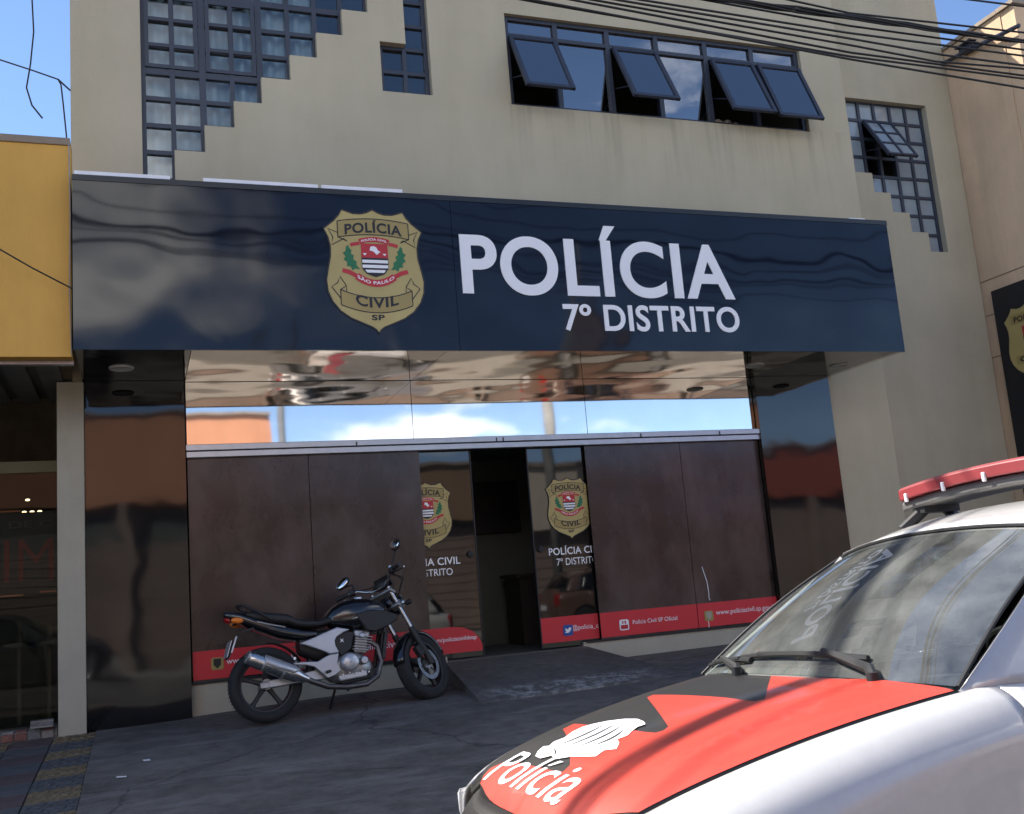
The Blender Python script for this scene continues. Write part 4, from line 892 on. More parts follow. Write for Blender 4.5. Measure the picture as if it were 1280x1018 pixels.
# seat and tail
bp('seat', MB().loft([sup(.60,.06,.74,.80), sup(.56,.10,.715,.792), sup(.45,.125,.70,.762), sup(.33,.13,.70,.775), sup(.25,.125,.715,.80), sup(.20,.12,.74,.835), sup(.05,.105,.765,.862), sup(-.08,.085,.80,.885), sup(-.13,.06,.82,.885)], ), m_seat, auto=60)
bp('tail_cowl', MB().loft([sup(.42,.095,.60,.69), sup(.30,.112,.60,.71), sup(.12,.115,.645,.765), sup(-.05,.10,.72,.83), sup(-.18,.078,.785,.885), sup(-.27,.05,.835,.895), sup(-.30,.025,.86,.893)]), m_bkblack, auto=60)
bp('tail_light', MB().loft([sup(-.262,.05,.80,.845), sup(-.29,.045,.815,.85), sup(-.30,.03,.825,.85)]), m_redlens)
bp('grab_rail', MB().tube([(.05,-.115,.80),(-.06,-.125,.87),(-.16,-.10,.925),(-.19,0,.935),(-.16,.10,.925),(-.06,.125,.87),(.05,.115,.80)], .012, 8), m_bkmatte)
for s in (-1, 1):
    bp('side_line', MB().tube([(.16,s*.121,.725),(.04,s*.116,.757),(-.06,s*.106,.79)], .006, 6), m_silver)
    t = bp('indicator', MB().ball((-.225+.05*(s > 0),s*.165,.805), .05, .026, .024, 14, 8, (0,R(8),0)), m_amber); bp('stalk', MB().tube([(-.20,s*.07,.80),(-.205,s*.15,.805)], .010, 8), m_bkmatte, t)
bp('rear_mudguard', MB().loft([[(x,-hw,z),(x,hw,z),(x-.02,hw,z-.02),(x-.02,-hw,z-.02)] for x, z, hw in ((-.05,.76,.07),(-.17,.73,.07),(-.24,.64,.075),(-.275,.54,.08))]), m_bkmatte)
bp('licence_plate', MB().obox((-.283,0,.60), (.006,.18,.13), (0,R(18),0)), m_silver)
bp('reflector_strip', MB().obox((-.245,-.083,.63), (.012,.006,.13), (0,R(20),0)), m_silver)
bp('hugger', MB().loft([[(.345*math.cos(R(a))*.95,y*.05,.297+.335*math.sin(R(a))*.98) for y in (-1,-.5,.5,1)] for a in range(28, 92, 8)], caps=False, closed=False), m_bkmatte, solid=.004)
# frame and side covers
for s in (-1, 1):
    f_ = lambda a, b, d: (a, s*(d-.03*max(0,.42-a)), b)
    bp('side_cover', MB().prism([(.262,.582),(.34,.605),(.46,.645),(.575,.682),(.685,.655),(.63,.635),(.57,.605),(.548,.575),(.553,.535),(.578,.478),(.50,.472),(.46,.495),(.42,.513),(.34,.55)], f_, .125, .158), m_silver, bevel=.008)
    bp('footrest_bracket', MB().prism([(.20,.438),(.30,.434),(.40,.425),(.455,.452),(.50,.470),(.577,.475),(.563,.40),(.59,.335),(.54,.305),(.47,.285),(.43,.325),(.37,.385),(.30,.408),(.21,.418)], f_, .118, .145), m_silver, bevel=.006)
    bp('inner_cover', MB().prism([(.55,.60),(.66,.645),(.72,.63),(.69,.50),(.60,.45),(.56,.52)], f_, .10, .13), m_bkmatte, bevel=.006)
    bp('cover_emblem', MB().prism([(.60,.59),(.615,.58),(.63,.59),(.622,.575),(.632,.555),(.615,.568),(.598,.555),(.608,.575)], f_, .1305, .133), m_white)
    bp('swingarm', MB().loft([[(x, s*(y+a*.016), z+b*hh) for a, b in ((-1,-1),(1,-1),(1,1),(-1,1))] for x, y, z, hh in ((.47,.075,.33,.045),(.28,.085,.315,.034),(.10,.092,.30,.030),(-.05,.092,.288,.027))]), m_silver, bevel=.006)
    bp('footpeg', MB().cyl((.47,s*.14,.335),(.47,s*.225,.335),.014,.013,10), m_bkmatte); bp('passenger_peg', MB().tube([(.25,s*.125,.43),(.215,s*.15,.455),(.20,s*.20,.465)], .011, 8), m_chrome)
    bp('subframe', MB().tube([(.56,s*.07,.66),(.35,s*.08,.63),(.05,s*.08,.72),(-.15,s*.06,.80)], .014, 8), m_bkmatte)
    bp('down_tube', MB().tube([(1.05,s*.03,.80),(1.0,s*.06,.62),(.94,s*.07,.36),(.86,s*.08,.26),(.60,s*.085,.235)], .017, 8), m_bkmatte)
bp('axle_block', MB().obox((-.03,-.112,.288), (.07,.012,.045)), m_engine, bevel=.004)
bp('shock_absorber', MB().tube([(.36,0,.34),(.40,0,.60)], .035, 12), m_bkmatte); bp('air_box', MB().loft([sup(.28,.08,.50,.66), sup(.42,.10,.42,.68), sup(.62,.10,.46,.68), sup(.70,.08,.52,.66)]), m_bkmatte)
# engine
en = bp('engine', MB().loft([sup(.50,.08,.28,.40), sup(.54,.11,.25,.47), sup(.66,.125,.24,.49), sup(.76,.12,.25,.48), sup(.85,.09,.27,.42), sup(.88,.06,.30,.38)]), m_engine, auto=45)
bp('clutch_cover', MB().lathe([(.001,.09),(.055,.088),(.068,.078),(.074,.06),(.076,0)], (.657,-.125,.392), (0,-1,0), 28), m_silver, en)
bp('clutch_bolt', MB().cyl((.657,-.213,.392),(.657,-.220,.392),.012,.012,6), m_engine, en)
bp('filter_cover', MB().lathe([(.001,.06),(.026,.058),(.034,.045),(.035,0)], (.781,-.12,.396), (0,-1,0), 20), m_silver, en)
bp('lower_case', MB().obox((.69,-.10,.285), (.24,.05,.055), (0,R(-4),0)), m_silver, en, bevel=.012)
for k_ in range(6):
    cz = .485+.021*k_; bp('cooling_fin', MB().obox((.775+.008*k_,-.0,cz), (.145,.23,.008), (0,R(10),0)), m_engine, en, bevel=.002, bseg=1)
bp('cylinder', MB().obox((.79,0,.545), (.11,.18,.17), (0,R(10),0)), m_engine, en, bevel=.01)
bp('cylinder_head', MB().obox((.80,0,.615), (.13,.20,.055), (0,R(10),0)).cyl((.80,-.10,.60),(.80,-.13,.60),.03,.026,14), m_silver, en, bevel=.012)
for k_ in range(5): bp('case_bolt', MB().cyl((.60+.055*k_,-.124,.30+.012*(k_ % 2)),(.60+.055*k_,-.135,.30+.012*(k_ % 2)),.008,.008,6), m_chrome, en)
bp('carburettor', MB().cyl((.62,-.03,.56),(.74,-.03,.56),.035,.03,12), m_bkmatte, en)
bp('oil_cooler', MB().obox((.985,0,.50), (.03,.24,.22), (0,R(12),0)), m_bkmatte, bevel=.004)
# exhaust
ex = bp('exhaust_pipe', MB().tube([(.86,-.06,.56),(.93,-.075,.50),(.95,-.09,.38),(.90,-.10,.26),(.80,-.12,.205),(.62,-.14,.20),(.46,-.16,.22),(.33,-.18,.275),(.25,-.19,.315)], .0225, 12), m_pipe)
d = Vector((-.905,-.02,.425)).normalized(); o = Vector((.30,-.19,.292))
bp('silencer', MB().lathe([(.024,0),(.034,.05),(.055,.10),(.062,.16),(.062,.46),(.056,.49),(.05,.505),(.03,.505),(.026,.50)], o, d, 28), m_chrome, ex, auto=50)
bp('end_cap', MB().lathe([(.046,.495),(.052,.503),(.052,.522),(.040,.530),(.030,.522),(.028,.50)], o, d, 24), m_engine, ex)
bp('tail_pipe', MB().lathe([(.018,.50),(.018,.545),(.013,.545),(.013,.50)], o, d, 16), m_pipe, ex)
for h_ in (.20, .37): bp('silencer_band', MB().lathe([(.0625,h_),(.065,h_+.003),(.065,h_+.016),(.0625,h_+.019)], o, d, 28), m_engine, ex)
L_ = []
for h_ in (.10, .14, .28, .36, .40):
    hw = {.10:.25,.14:.8,.28:.95,.36:.9,.40:.35}[h_]; rr = .069 if h_ > .13 else .064; u_ = Vector((0,-1,0)); w_ = d.cross(u_).normalized()
    if w_.z < 0: w_ = -w_
    L_.append([o+d*h_+rr*(math.cos(a)*u_+math.sin(a)*w_) for a in [hw*q+.75 for q in (-1,-.5,0,.5,1)]])
bp('heat_shield', MB().loft(L_, caps=False, closed=False), m_silver, ex, solid=.003)
bp('silencer_hanger', MB().tube([(.10,-.15,.45),(.09,-.185,.46),(.06,-.19,.44)], .012, 8), m_chrome, ex)
bp('side_stand', MB().tube([(.60,.09,.26),(.60,.14,.20),(.57,.245,.045),(.60,.26,.038)], .011, 8), m_bkmatte)
bp('centre_spring', MB().tube([(.665,-.02,.24),(.665,-.02,.17)], .012, 8), m_bkmatte)
bp('chain_guard', MB().box(.02,.42,.115,.13,.33,.37), m_bkmatte)
# car surface functions, local frame: u forward, y towards the car's left, z up
VE = [(-.06,.70),(.1,.685),(.4,.66),(.7,.63),(.9,.59),(1.0,.55),(1.06,.50)]
WC = [(-.08,.99),(.1,.968),(.3,.938),(.5,.90),(.7,.852),(.85,.805),(.95,.762),(1.02,.71),(1.06,.655)]
def ve(u): return smoothtab(VE, u)
def hood_z(u, y):
    t = abs(y)/ve(u); return smoothtab(WC, u)-.022*t**2-.016*t**8+.004*math.exp(-((abs(y)-.42)/.09)**2)*min(1, max(0, (1.0-u)/.3))
def hood_ur(y): return .065-.08*(y/.69)**2
def hood_uf(y): return 1.045-.15*(abs(y)/.6)**3
def ws(s, t):      # windshield, s 0 bottom .. 1 top, t -1..1
    b = (.055-.075*t*t, .688*t, .972-.022*t*t); c = (-.60-.055*t*t, .56*t, 1.402-.036*t*t-.010*t**6)
    q = .035*math.sin(math.pi*s)*(1-.3*t*t)
    return (b[0]+(c[0]-b[0])*s+q*.5, b[1]+(c[1]-b[1])*s, b[2]+(c[2]-b[2])*s+q*.85)
ROOFZ = [(-2.15,1.41),(-1.8,1.47),(-1.3,1.502),(-.95,1.488),(-.75,1.452),(-.60,1.408)]
ROOFW = [(-2.15,.52),(-1.8,.555),(-1.2,.575),(-.60,.565)]
def roof(u, t): return (u-.055*t*t*max(0, 1+(u+.62)/.5), smoothtab(ROOFW, u)*t, smoothtab(ROOFZ, u)-.04*t*t-.014*t**6)
VS = [(-2.55,.62),(-2.5,.70),(-2.4,.765),(-2.1,.815),(-1.5,.838),(-.2,.836),(.2,.832),(.5,.826),(.75,.806),(.9,.768),(1.0,.70),(1.05,.62)]
BELT = [(-2.55,.93),(-2.2,.965),(-1.5,.952),(-.5,.938),(-.08,.945)]
def top_edge(u):
    if u > -.06: y = ve(u)+.007; return y, hood_z(u, ve(u))-.002
    k = min(1, (-.06-u)/.4); return lerp(.707, .722, k) if u > -2.0 else lerp(.722, .60, (-2.0-u)/.55), lerp(hood_z(-.06, .70)-.002, smoothtab(BELT, u), k)
def side(u, k):
    y0, z0 = top_edge(u); vs_ = smoothtab(VS, u); d = vs_-y0
    T = [(y0,z0),(y0+.22*d,z0-.010),(y0+.50*d,z0-.032),(y0+.76*d,z0-.072),(y0+.93*d,z0-.13),(vs_+.002,.66),(vs_+.010,.55),(vs_+.008,.45),(vs_-.002,.33),(vs_-.045,.19)]
    i = min(int(k), 8); f = k-i; P = [T[max(i-1,0)], T[i], T[i+1], T[min(i+2,9)]]
    return tuple(.5*(2*P[1][j]+(P[2][j]-P[0][j])*f+(2*P[0][j]-5*P[1][j]+4*P[2][j]-P[3][j])*f*f+(3*P[1][j]-P[0][j]-3*P[2][j]+P[3][j])*f**3) for j in (0, 1))

# ------------------------------------------------------------------ cars
m_cwhite = mat('white_silver_paint', (.64,.63,.61), .30, metal=.2, coat=.8, var=.04, scale=.8, dirt=.05, wave=.002, wscale=2.0)
m_credw = mat('car_red_paint', (.42,.02,.02), .3, coat=1.0, var=.03)
m_cgrey = mat('car_grey_paint', (.30,.30,.31), .3, metal=.5, coat=1.0, var=.03)
m_hoodblack = mat('satin_black_wrap', (.020,.019,.018), .42, var=.1, coat=.15)
m_hoodred = mat('red_wrap', (.55,.055,.035), .4, var=.08, scale=2, dirt=.06, coat=.25, wave=.002, wscale=2.5)
m_trim = mat('black_rubber_trim', (.016,.016,.017), .55)
m_cowl = mat('weathered_grey_plastic', (.11,.11,.105), .65, var=.15, scale=9)
m_wind = glass('windscreen_glass', (.55,.63,.59), 1.9, 0.0, .0015, 1.2, dust=.15)
m_sideglass = glass('side_glass', (.30,.34,.33), 1.52)
m_dash = mat('grey_dashboard', (.10,.10,.10), .7, var=.1); m_cseat = mat('grey_cloth_seat', (.075,.075,.08), .9, var=.2, scale=20)
m_redlamp = mat('red_lamp_plastic', (.25,.032,.036), .5, coat=.2, var=.15, scale=5)
m_lampgrey = mat('grey_lamp_base', (.11,.105,.10), .5, var=.15, scale=8)
m_hl = mat('headlamp_lens', (.16,.16,.15), .15, coat=1.0); m_cdark = mat('underbody', (.012,.012,.012), .8)
m_alloy = mat('steel_wheel', (.30,.30,.30), .4, metal=.7)

def decal(car, hood, name, poly, m, lift, holes=None, faces=None):
    """flat print (u,y outline) laid on the curved hood"""
    b = bmesh.new(); V = [b.verts.new((p[0], p[1], 0)) for p in poly]
    if faces is None:
        for f in tessellate_polygon([[Vector((p[0], p[1], 0)) for p in poly]]): b.faces.new([V[i] for i in f])
    else:
        for f in faces:
            try: b.faces.new([V[i] for i in f])
            except ValueError: pass
    us = [p[0] for p in poly]; ys_ = [p[1] for p in poly]
    for ax, lo, hi in ((0, min(us), max(us)), (1, min(ys_), max(ys_))):
        q = math.floor(lo/.04)*.04
        while q < hi:
            co = (q, 0, 0) if ax == 0 else (0, q, 0); no = (1, 0, 0) if ax == 0 else (0, 1, 0)
            bmesh.ops.bisect_plane(b, geom=b.verts[:]+b.edges[:]+b.faces[:], plane_co=co, plane_no=no); q += .04
    for v in b.verts: v.co.z = hood_z(v.co.x, v.co.y)+lift
    for f in b.faces: f.smooth = True
    bmesh.ops.recalc_face_normals(b, faces=b.faces[:])
    if sum(f.normal.z for f in b.faces) < 0: bmesh.ops.reverse_faces(b, faces=b.faces[:])
    me = bpy.data.meshes.new(name); b.to_mesh(me); b.free(); me.materials.append(m)
    o = bpy.data.objects.new(name, me); COL.objects.link(o); o.parent = hood; return o

def car(name, label, loc, rot, paint, police):
    C = thing(name, label, 'car', loc, rot)
    def cp(nm, mb, m, parent=None, **kw):
        kw.setdefault('smooth', True); kw.setdefault('auto', 35)
        return mb.build(nm, m, parent or C, world=False, **kw)
    # bonnet
    us = frange(0, 1, 30); ts = frange(-1, 1, 40)
    def hp(s, t):
        y0 = t*.60; u = lerp(hood_ur(t*.69), hood_uf(y0), s)
        for _ in range(3): y0 = t*ve(u); u = lerp(hood_ur(y0), hood_uf(y0), s)
        return (u, y0, hood_z(u, y0))
    hood = cp('bonnet', MB().grid(hp, us, ts), m_hoodblack if police else paint, solid=.012)
    if police: hood['label'] = 'black and red wrapped bonnet with white lettering'
    # wings, doors, quarters on both sides
    def panel_side(nm, u0, u1, sgn, hole=None, n=18):
        mb = MB(); U = frange(u0, u1, n); K = frange(0, 9, 36)
        V = [[(u, sgn*side(u, k)[0], side(u, k)[1]) for k in K] for u in U]
        if hole:
            hx, hz, hr = hole
            for row in V:
                for i, (a, b_, c) in enumerate(row):
                    dd = math.hypot(a-hx, c-hz)
                    if c < hz+hr+.03 and hr*.86 < dd < hr*1.0 and dd > 1e-6: row[i] = (hx+(a-hx)/dd*hr, b_, hz+(c-hz)/dd*hr)
        for i in range(n):
            for j in range(36):
                q = [V[i][j], V[i+1][j], V[i+1][j+1], V[i][j+1]]; cx = sum(p[0] for p in q)/4; cz = sum(p[2] for p in q)/4
                if hole and math.hypot(cx-hole[0], cz-hole[1]) < hole[2]*.985: continue
                mb.add(q, [(0,1,2,3)])
        return cp(nm, mb, paint, solid=.01)
    FW, RW = (.60, .30, .365), (-1.86, .30, .365)
    for s in (-1, 1):
        panel_side('front_wing', .985, -.125, s, FW, 34); fd = panel_side('front_door', -.131, -1.10, s); rd = panel_side('rear_door', -1.106, -1.72, s, RW, 14); panel_side('rear_quarter', -1.726, -2.5, s, RW, 24)
        for d_, x in ((fd, -.92), (rd, -1.55)): cp('handle', MB().obox((x, s*.846, .80), (.17,.03,.028)), paint, d_, bevel=.008)
        cp('side_moulding', MB().obox((-.60, s*.846, .52), (.90,.014,.05)), m_trim, fd, bevel=.004)
        # greenhouse side: pillars, rail and glass
        top = lambda u: roof(u, s*.985); bot = lambda u: (u, s*(top_edge(u)[0]+.004), top_edge(u)[1]+.004)
        def strip(a0, a1, b0, b1, nm, m, out=.012, n=8):
            mb = MB(); mb.grid(lambda q, r_: tuple(lerp(lerp(a0[i], a1[i], r_), lerp(b0[i], b1[i], r_), q)+((s*out*math.sin(math.pi*min(1,max(0,q)))) if i == 1 else 0) for i in range(3)), frange(0, 1, n), frange(0, 1, 3)); return cp(nm, mb, m, solid=.02)
        wsb = ws(0, s); wst = ws(1, s)
        strip(vadd(wsb,(.02,s*.006,-.022)), vadd(wsb,(-.40,s*.040,-.05)), vadd(wst,(.01,0,.006)), vadd(wst,(-.035,s*.016,-.022)), 'a_pillar', paint)
        gb = lambda u: (u, s*.722, smoothtab(BELT, u)+.004); gt = lambda u: (u, s*(smoothtab(ROOFW, u)+.012), smoothtab(ROOFZ, u)-.075)
        strip(gb(-1.06), gb(-1.16), gt(-1.08), gt(-1.15), 'b_pillar', m_trim); strip(gb(-1.98), gb(-2.30), gt(-1.82), gt(-2.08), 'c_pillar', paint)
        mb = MB().grid(lambda u, q: (u, s*lerp(smoothtab(ROOFW, u)*.985, smoothtab(ROOFW, u)+.014, q), lerp(roof(u, .985)[2]+.002, smoothtab(ROOFZ, u)-.08, q)), frange(-.66, -2.12, 14), frange(0, 1, 3)); cp('roof_rail', mb, paint)
        strip(vadd(wsb,(-.405,s*.045,-.034)), gb(-1.06), vadd(wst,(-.035,s*.014,-.03)), gt(-1.08), 'side_window', m_sideglass, .0); strip(gb(-1.16), gb(-1.98), gt(-1.15), gt(-1.82), 'side_window', m_sideglass, .0)
        if s > 0: cp('door_mirror', MB().ball((-.46, s*.93, 1.01), .075, .10, .07, 16, 10).tube([(-.46,s*.73,.96),(-.46,s*.86,.985)], .022, 8), m_trim)
        # wheels
        for wx in (FW[0], RW[0]):
            ty = cp('wheel', MB().lathe([(.19,-.085),(.24,-.095),(.285,-.085),(.298,-.05),(.30,0),(.298,.05),(.285,.085),(.24,.095),(.19,.085)], (wx, s*.735, .30), (0,1,0), 40, True), m_tyre)
            cp('wheel_rim', MB().lathe([(.001,.055),(.05,.06),(.09,.045),(.16,.05),(.19,.075),(.205,.08),(.205,-.08),(.19,-.08)], (wx, s*.735, .30), (0,s,0), 32), m_alloy, ty)
            mb = MB()
            for i in range(8):
                a = i*math.pi/4; mb.cyl((wx+.125*math.cos(a), s*(.735+.048), .30+.125*math.sin(a)), (wx+.125*math.cos(a), s*(.735+.056), .30+.125*math.sin(a)), .02, .02, 10)
            cp('wheel_vent', mb, m_cdark, ty, smooth=False)
        cp('headlight', MB().grid(lambda q, r_: (lerp(.78, .97, 1-r_)-.035+.055*(1-r_)-.10*(q-.5)*0, s*lerp(.775-.10*(1-r_)-.0, .46, 1-r_) if False else s*lerp(.745, .42, r_ if False else 1-r_)*1.0, lerp(.60, .705, q)-.004), [0,.25,.5,.75,1], frange(0, 1, 8)), m_hl, solid=.02)
        cp('tail_lamp', MB().obox((-2.485, s*.66, .80), (.06,.16,.26), (0,0,s*-.5)), m_redlens, bevel=.02)
    cp('windscreen', MB().grid(ws, frange(0.01, .99, 18), frange(-.985, .985, 24)), m_wind)
    cp('windscreen_seal', MB().tube([vadd(ws(q, -1), (0,0,.004)) for q in frange(0, 1, 10)]+[vadd(ws(1, t), (0,0,.004)) for t in frange(-.9, .9, 12)]+[vadd(ws(q, 1), (0,0,.004)) for q in frange(1, 0, 10)], .0065, 6), m_trim)
    cp('shade_band', MB().grid(lambda a, b: tuple(x+o_ for x, o_ in zip(ws(a, b), (-.004,0,-.006))), frange(.84, .99, 4), frange(-.97, .97, 20)), glass('shade_band_glass', (.16,.14,.14), 1.2))
    cp('roof', MB().grid(roof, frange(-.625, -2.15, 24), frange(-1, 1, 20)), paint, solid=.012)
    # tailgate and bumpers
    cp('tailgate', MB().grid(lambda q, t: (lerp(-2.17, -2.53, q)-.02*math.sin(q*3.1)+.10*t**4*q, t*lerp(.50, .62, q), lerp(1.385, .93, q)-.03*t*t), frange(.72, 1, 4), frange(-1, 1, 12)), paint)
    cp('rear_window', MB().grid(lambda q, t: (lerp(-2.155, -2.53, q)-.02*math.sin(q*3.1)+.10*t**4*q, t*lerp(.51, .62, q), lerp(1.392, .93, q)-.03*t*t), frange(0, .72, 6), frange(-1, 1, 12)), m_sideglass)
    cp('rear_panel', MB().grid(lambda z, t: (-2.55-.05*math.sin((z-.2)/.75*3.1)+.13*t**4, t*(.70 if z < .9 else .66), z), frange(.2, .93, 8), frange(-1, 1, 14)), paint)
    cp('plate', MB().obox((-2.62,0,.62), (.01,.40,.13)), m_white)
    rows_ = [(0,.0),(.03,-.035),(.065,-.09),(.10,-.17),(.125,-.27),(.13,-.36),(.10,-.46),(.05,-.52)]
    def fas(i, t):
        du, dz = rows_[i]; y = t*lerp(.58, .745, min(1, i/3)); uf = hood_uf(min(.55, abs(y)*.8)); return (uf+du-.16*abs(t)**5-(.0 if i else .004), y, min(hood_z(min(1.03, uf), .3), .715)+dz)
    cp('front_bumper', MB().grid(lambda i, t: fas(int(i), t), list(range(8)), frange(-1, 1, 28)), m_hoodblack if police else paint, solid=.01)
    gr = cp('grille', MB().grid(lambda a, t: (1.075+.05*a-.03*t*t, t*.36, lerp(.665, .56, a)), [0,.5,1], frange(-1, 1, 10)), m_trim, solid=.02)
    cp('lower_grille', MB().obox((1.165,0,.36), (.03,.80,.10)), m_trim, bevel=.01)
    # scuttle panel and wipers
    cp('scuttle', MB().grid(lambda a, t: (lerp(hood_ur(t*.66)+.015, ws(.05, t)[0]-.005, a), t*lerp(.665, .655, a), lerp(.952-.022*t*t, ws(.05, t)[2]-.004, a)), [0,.4,1], frange(-1, 1, 24)), m_cowl, solid=.008)
    def onw(s_, t, up_=.012): p = ws(s_, t); return (p[0]+up_*.5, p[1], p[2]+up_*.85)
    for (pv, e, b0, b1) in WIPERS:
        w_ = cp('wiper', MB().tube([vadd(onw(.0, pv[1], .0), (.02,0,.012)), onw(pv[0]+.015, lerp(pv[1], e[1], .14), .020), onw(lerp(pv[0], e[0], .6), lerp(pv[1], e[1], .6), .026), onw(e[0], e[1], .022)], [.018,.017,.014,.009], 8), m_trim)
        cp('wiper_blade', MB().tube([onw(lerp(b0[0], b1[0], q), lerp(b0[1], b1[1], q), .010+.010*math.sin(q*3.14)) for q in frange(0, 1, 8)], .0095, 6), m_trim, w_)
        cp('wiper_frame', MB().tube([onw(lerp(b0[0], b1[0], q), lerp(b0[1], b1[1], q), .022) for q in (.2, .5, .8)], .008, 6), m_trim, w_)
        cp('wiper_pivot', MB().cyl(vadd(onw(.0, pv[1], .0), (.02,0,-.01)), vadd(onw(0, pv[1], 0), (.02,0,.03)), .02, .018, 12), m_trim, w_)
    # cabin
    cp('dashboard', MB().grid(lambda a, y: (lerp(-.02, -.52, a), y, .905+.03*math.sin(a*3.0)+.02*math.exp(-((y-.33)/.2)**2)*a-(0.25*max(0, a-.9)/.1)), frange(0, 1, 10), frange(-.66, .66, 14)), m_dash)
    cp('steering_wheel', MB().lathe([(.165+.013*math.cos(q), .013*math.sin(q)) for q in [i*math.pi/4 for i in range(8)]], (-.66,.34,.93), (-.8,0,.55), 28, True).tube([(-.55,.34,.86),(-.66,.34,.93)], .03, 10).tube([(-.66,.19,.93),(-.66,.49,.93)], .015, 8), m_trim)
    for y in (-.34, .34):
        st_ = cp('seat', MB().loft([sup2(-1.25, y, .20, .42, .50), sup2(-.80, y, .22, .40, .54)]), m_cseat, auto=60)
        cp('backrest', MB().loft([[(x+a*.05, y+b*hw, z) for a, b in ((-1,-1),(1,-1),(1,1),(-1,1))] for x, z, hw in ((-1.18,.48,.22),(-1.24,.75,.24),(-1.30,1.0,.20),(-1.32,1.05,.16))]), m_cseat, st_, bevel=.04)
        cp('headrest', MB().ball((-1.34, y, 1.17), .05, .13, .085, 14, 8), m_cseat, st_)
    cp('rear_seat', MB().box(-2.1, -1.95, -.55, .55, .45, 1.02), m_cseat, bevel=.05)
    cp('underbody', MB().box(-2.4, .95, -.70, .70, .17, .42), m_cdark); cp('engine_bay', MB().box(.02, .85, -.56, .56, .42, .74), m_cdark)
    for s in (-1, 1): cp('inner_lining', MB().grid(lambda u, z: (u, s*(top_edge(u)[0]-.035), z), frange(-.10, -2.3, 10), [.2, .6, .92]), m_dash)
    if police:
        lb = thing_part('light_bar', C)
        zc = lambda y: 1.592-.028*(y/.6)**2; uc = lambda y: -1.03-.05*(abs(y)/.6)**2.2
        def ring(y, hw, z0, z1, sh=1.0):
            u, z = uc(y), zc(y); return [(u+a*hw, y, z+b) for a, b in ((-1,z0),(1,z0),(1*sh,lerp(z0,z1,.80)),(.88*sh,z1),(-.88*sh,z1),(-sh,lerp(z0,z1,.80)))]
        Y_ = [-.545,-.53,-.50,-.42,-.3,-.1,.1,.3,.42,.50,.53,.545]
        cp('lamp_base', MB().loft([ring(y, .10 if 0 < i < 11 else .05, -.045, -.004) for i, y in enumerate(Y_)]), m_lampgrey, lb, bevel=.008)
        segs = [-.542,-.515,-.24,.24,.515,.542]
        for a, b in zip(segs, segs[1:]):
            g_ = .0012; cp('lamp_lens', MB().loft([ring(y, (.118 if abs(y) < .52 else .085), -.002, .050 if abs(y) < .52 else .044) for y in frange(a+g_, b-g_, 6)]), m_redlamp, lb, bevel=.003)
        for y in (-.22, -.46, .0, .22, .46): cp('clip', MB().obox((uc(y)+.12, y, zc(y)+.002), (.012,.014,.035)), m_white, lb, bevel=.003)
        for y in (-.43, .43):
            cp('bracket', MB().tube([(uc(y)+.15,y*1.10,roof(uc(y)+.15, y*1.10/.57)[2]-.004),(uc(y)+.05,y,zc(y)-.05)], .022, 6).tube([(uc(y)-.12,y*1.02,roof(-1.1, y*1.0/.57)[2]-.004),(uc(y)-.04,y,zc(y)-.05)], .022, 6).obox((uc(y),y,zc(y)-.055), (.18,.07,.03)), m_trim, lb, smooth=False)
        livery(C, hood)
    return C
def thing_part(name, parent):
    o = bpy.data.objects.new(name, None); COL.objects.link(o); o.parent = parent; ORG[o] = Vector((0,0,0)); return o
def sup2(x, y, hw, z0, z1): return [(x, y+a*hw, lerp(z0, z1, b)) for a, b in ((-1,.1),(-.8,0),(.8,0),(1,.1),(1,.8),(.8,1),(-.8,1),(-1,.8))]
WIPERS = [((.02,.625),(.115,.20),(.095,-.56),(.10,.50)), ((.0,-.42),(.085,-.80),(.06,-.97),(.075,-.42))]
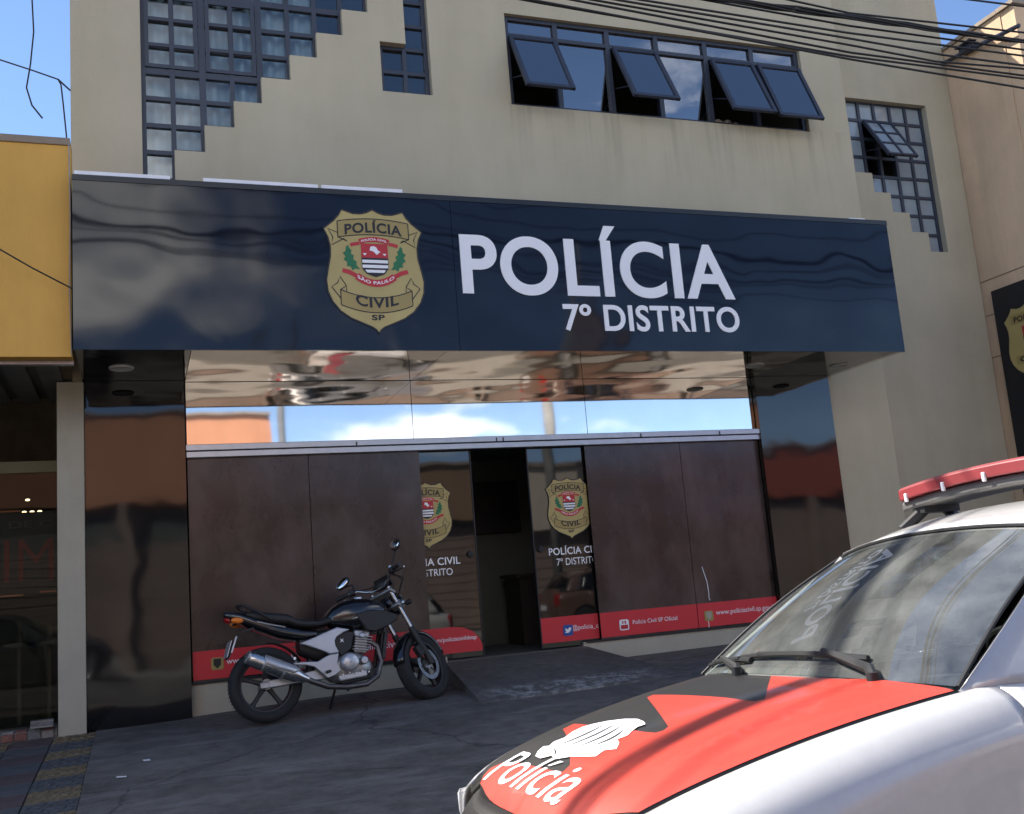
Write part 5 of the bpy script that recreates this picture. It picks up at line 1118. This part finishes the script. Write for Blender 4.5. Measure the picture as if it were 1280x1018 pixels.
def livery(C, hood):
    near = [(u, ve(u)-.006) for u in frange(.90, -.005, 12)]
    rear = [(hood_ur(y)+.006, y) for y in frange(.66, -.06, 10)]
    spikes = [(.30,.25),(.325,.235),(.328,.205),(.322,.066),(.33,-.28),(.345,-.395),(.374,-.385),(.575,.15),(.60,.168),(.622,.158),(.63,.09),(.638,-.30),(.645,-.42),(.69,-.41),(.727,-.283),
              (.835,.0),(.86,.06),(.893,.082),(.90,.03),(.905,-.265),(.915,-.40),(.945,-.455),(.975,-.44),(1.0,-.40)]
    front = [(hood_uf(y)-.008, y) for y in frange(-.33, .53, 14)]
    decal(C, hood, 'red_wrap', near+rear+spikes+front, m_hoodred, .0025)
    vs, fs = text2d('Polícia', -.405, .255, 0, .14, .004, .18)
    decal(C, hood, 'bonnet_lettering', [(.992-b, a) for a, b in vs], m_white, .0045, faces=fs)
    em = [(.862,-.23),(.835,-.275),(.808,-.295),(.80,-.262),(.775,-.285),(.741,-.270),(.70,-.30),(.66,-.305),(.634,-.285),(.60,-.235),(.572,-.16),(.561,-.085),(.572,-.02),(.588,.025),(.61,.015),(.64,.035),(.668,.062),(.70,.055),(.715,.10),(.746,.145),(.765,.10),(.80,.115),(.815,.06),(.83,-.01),(.856,-.07),(.845,-.13),(.868,-.17)]
    decal(C, hood, 'bonnet_emblem', em, m_white, .0045)
    for k_, (u0, y0, u1, y1) in enumerate(((.62,-.20,.80,-.21),(.61,-.14,.79,-.14),(.62,-.08,.78,-.07),(.64,-.02,.76,.0),(.80,-.25,.84,-.12))):
        decal(C, hood, 'emblem_line', [(lerp(u0,u1,q), lerp(y0,y1,q)+.018*math.sin(q*3.1)) for q in frange(0,1,8)]+[(lerp(u0,u1,q), lerp(y0,y1,q)+.018*math.sin(q*3.1)+.016*math.sin(q*3.1)+.001) for q in frange(1,0,8)], m_trim, .006)
PC = car('police_car', 'white police car with red and black bonnet and red roof light bar', (2.03, 2.90, -.052), (.0344, -.004, math.pi-.012), m_cwhite, True)
car('parked_car', 'pale grey hatchback parked across the street, mirrored in the glass doors', (5.4, -3.7, road_z(-3.7)), (-.03, 0, 0), m_cgrey, False)
car('parked_car', 'brown hatchback parked across the street, mirrored in the steel soffit', (11.6, -3.8, road_z(-3.8)), (-.03, 0, 0), mat('car_brown_paint', (.12,.07,.05), .3, coat=1.0), False)
car('parked_car', 'dark grey hatchback parked across the street, mirrored in the black cladding', (-1.6, -3.8, road_z(-3.8)), (-.03, 0, 0), mat('car_graphite_paint', (.05,.05,.055), .3, coat=1.0), False)
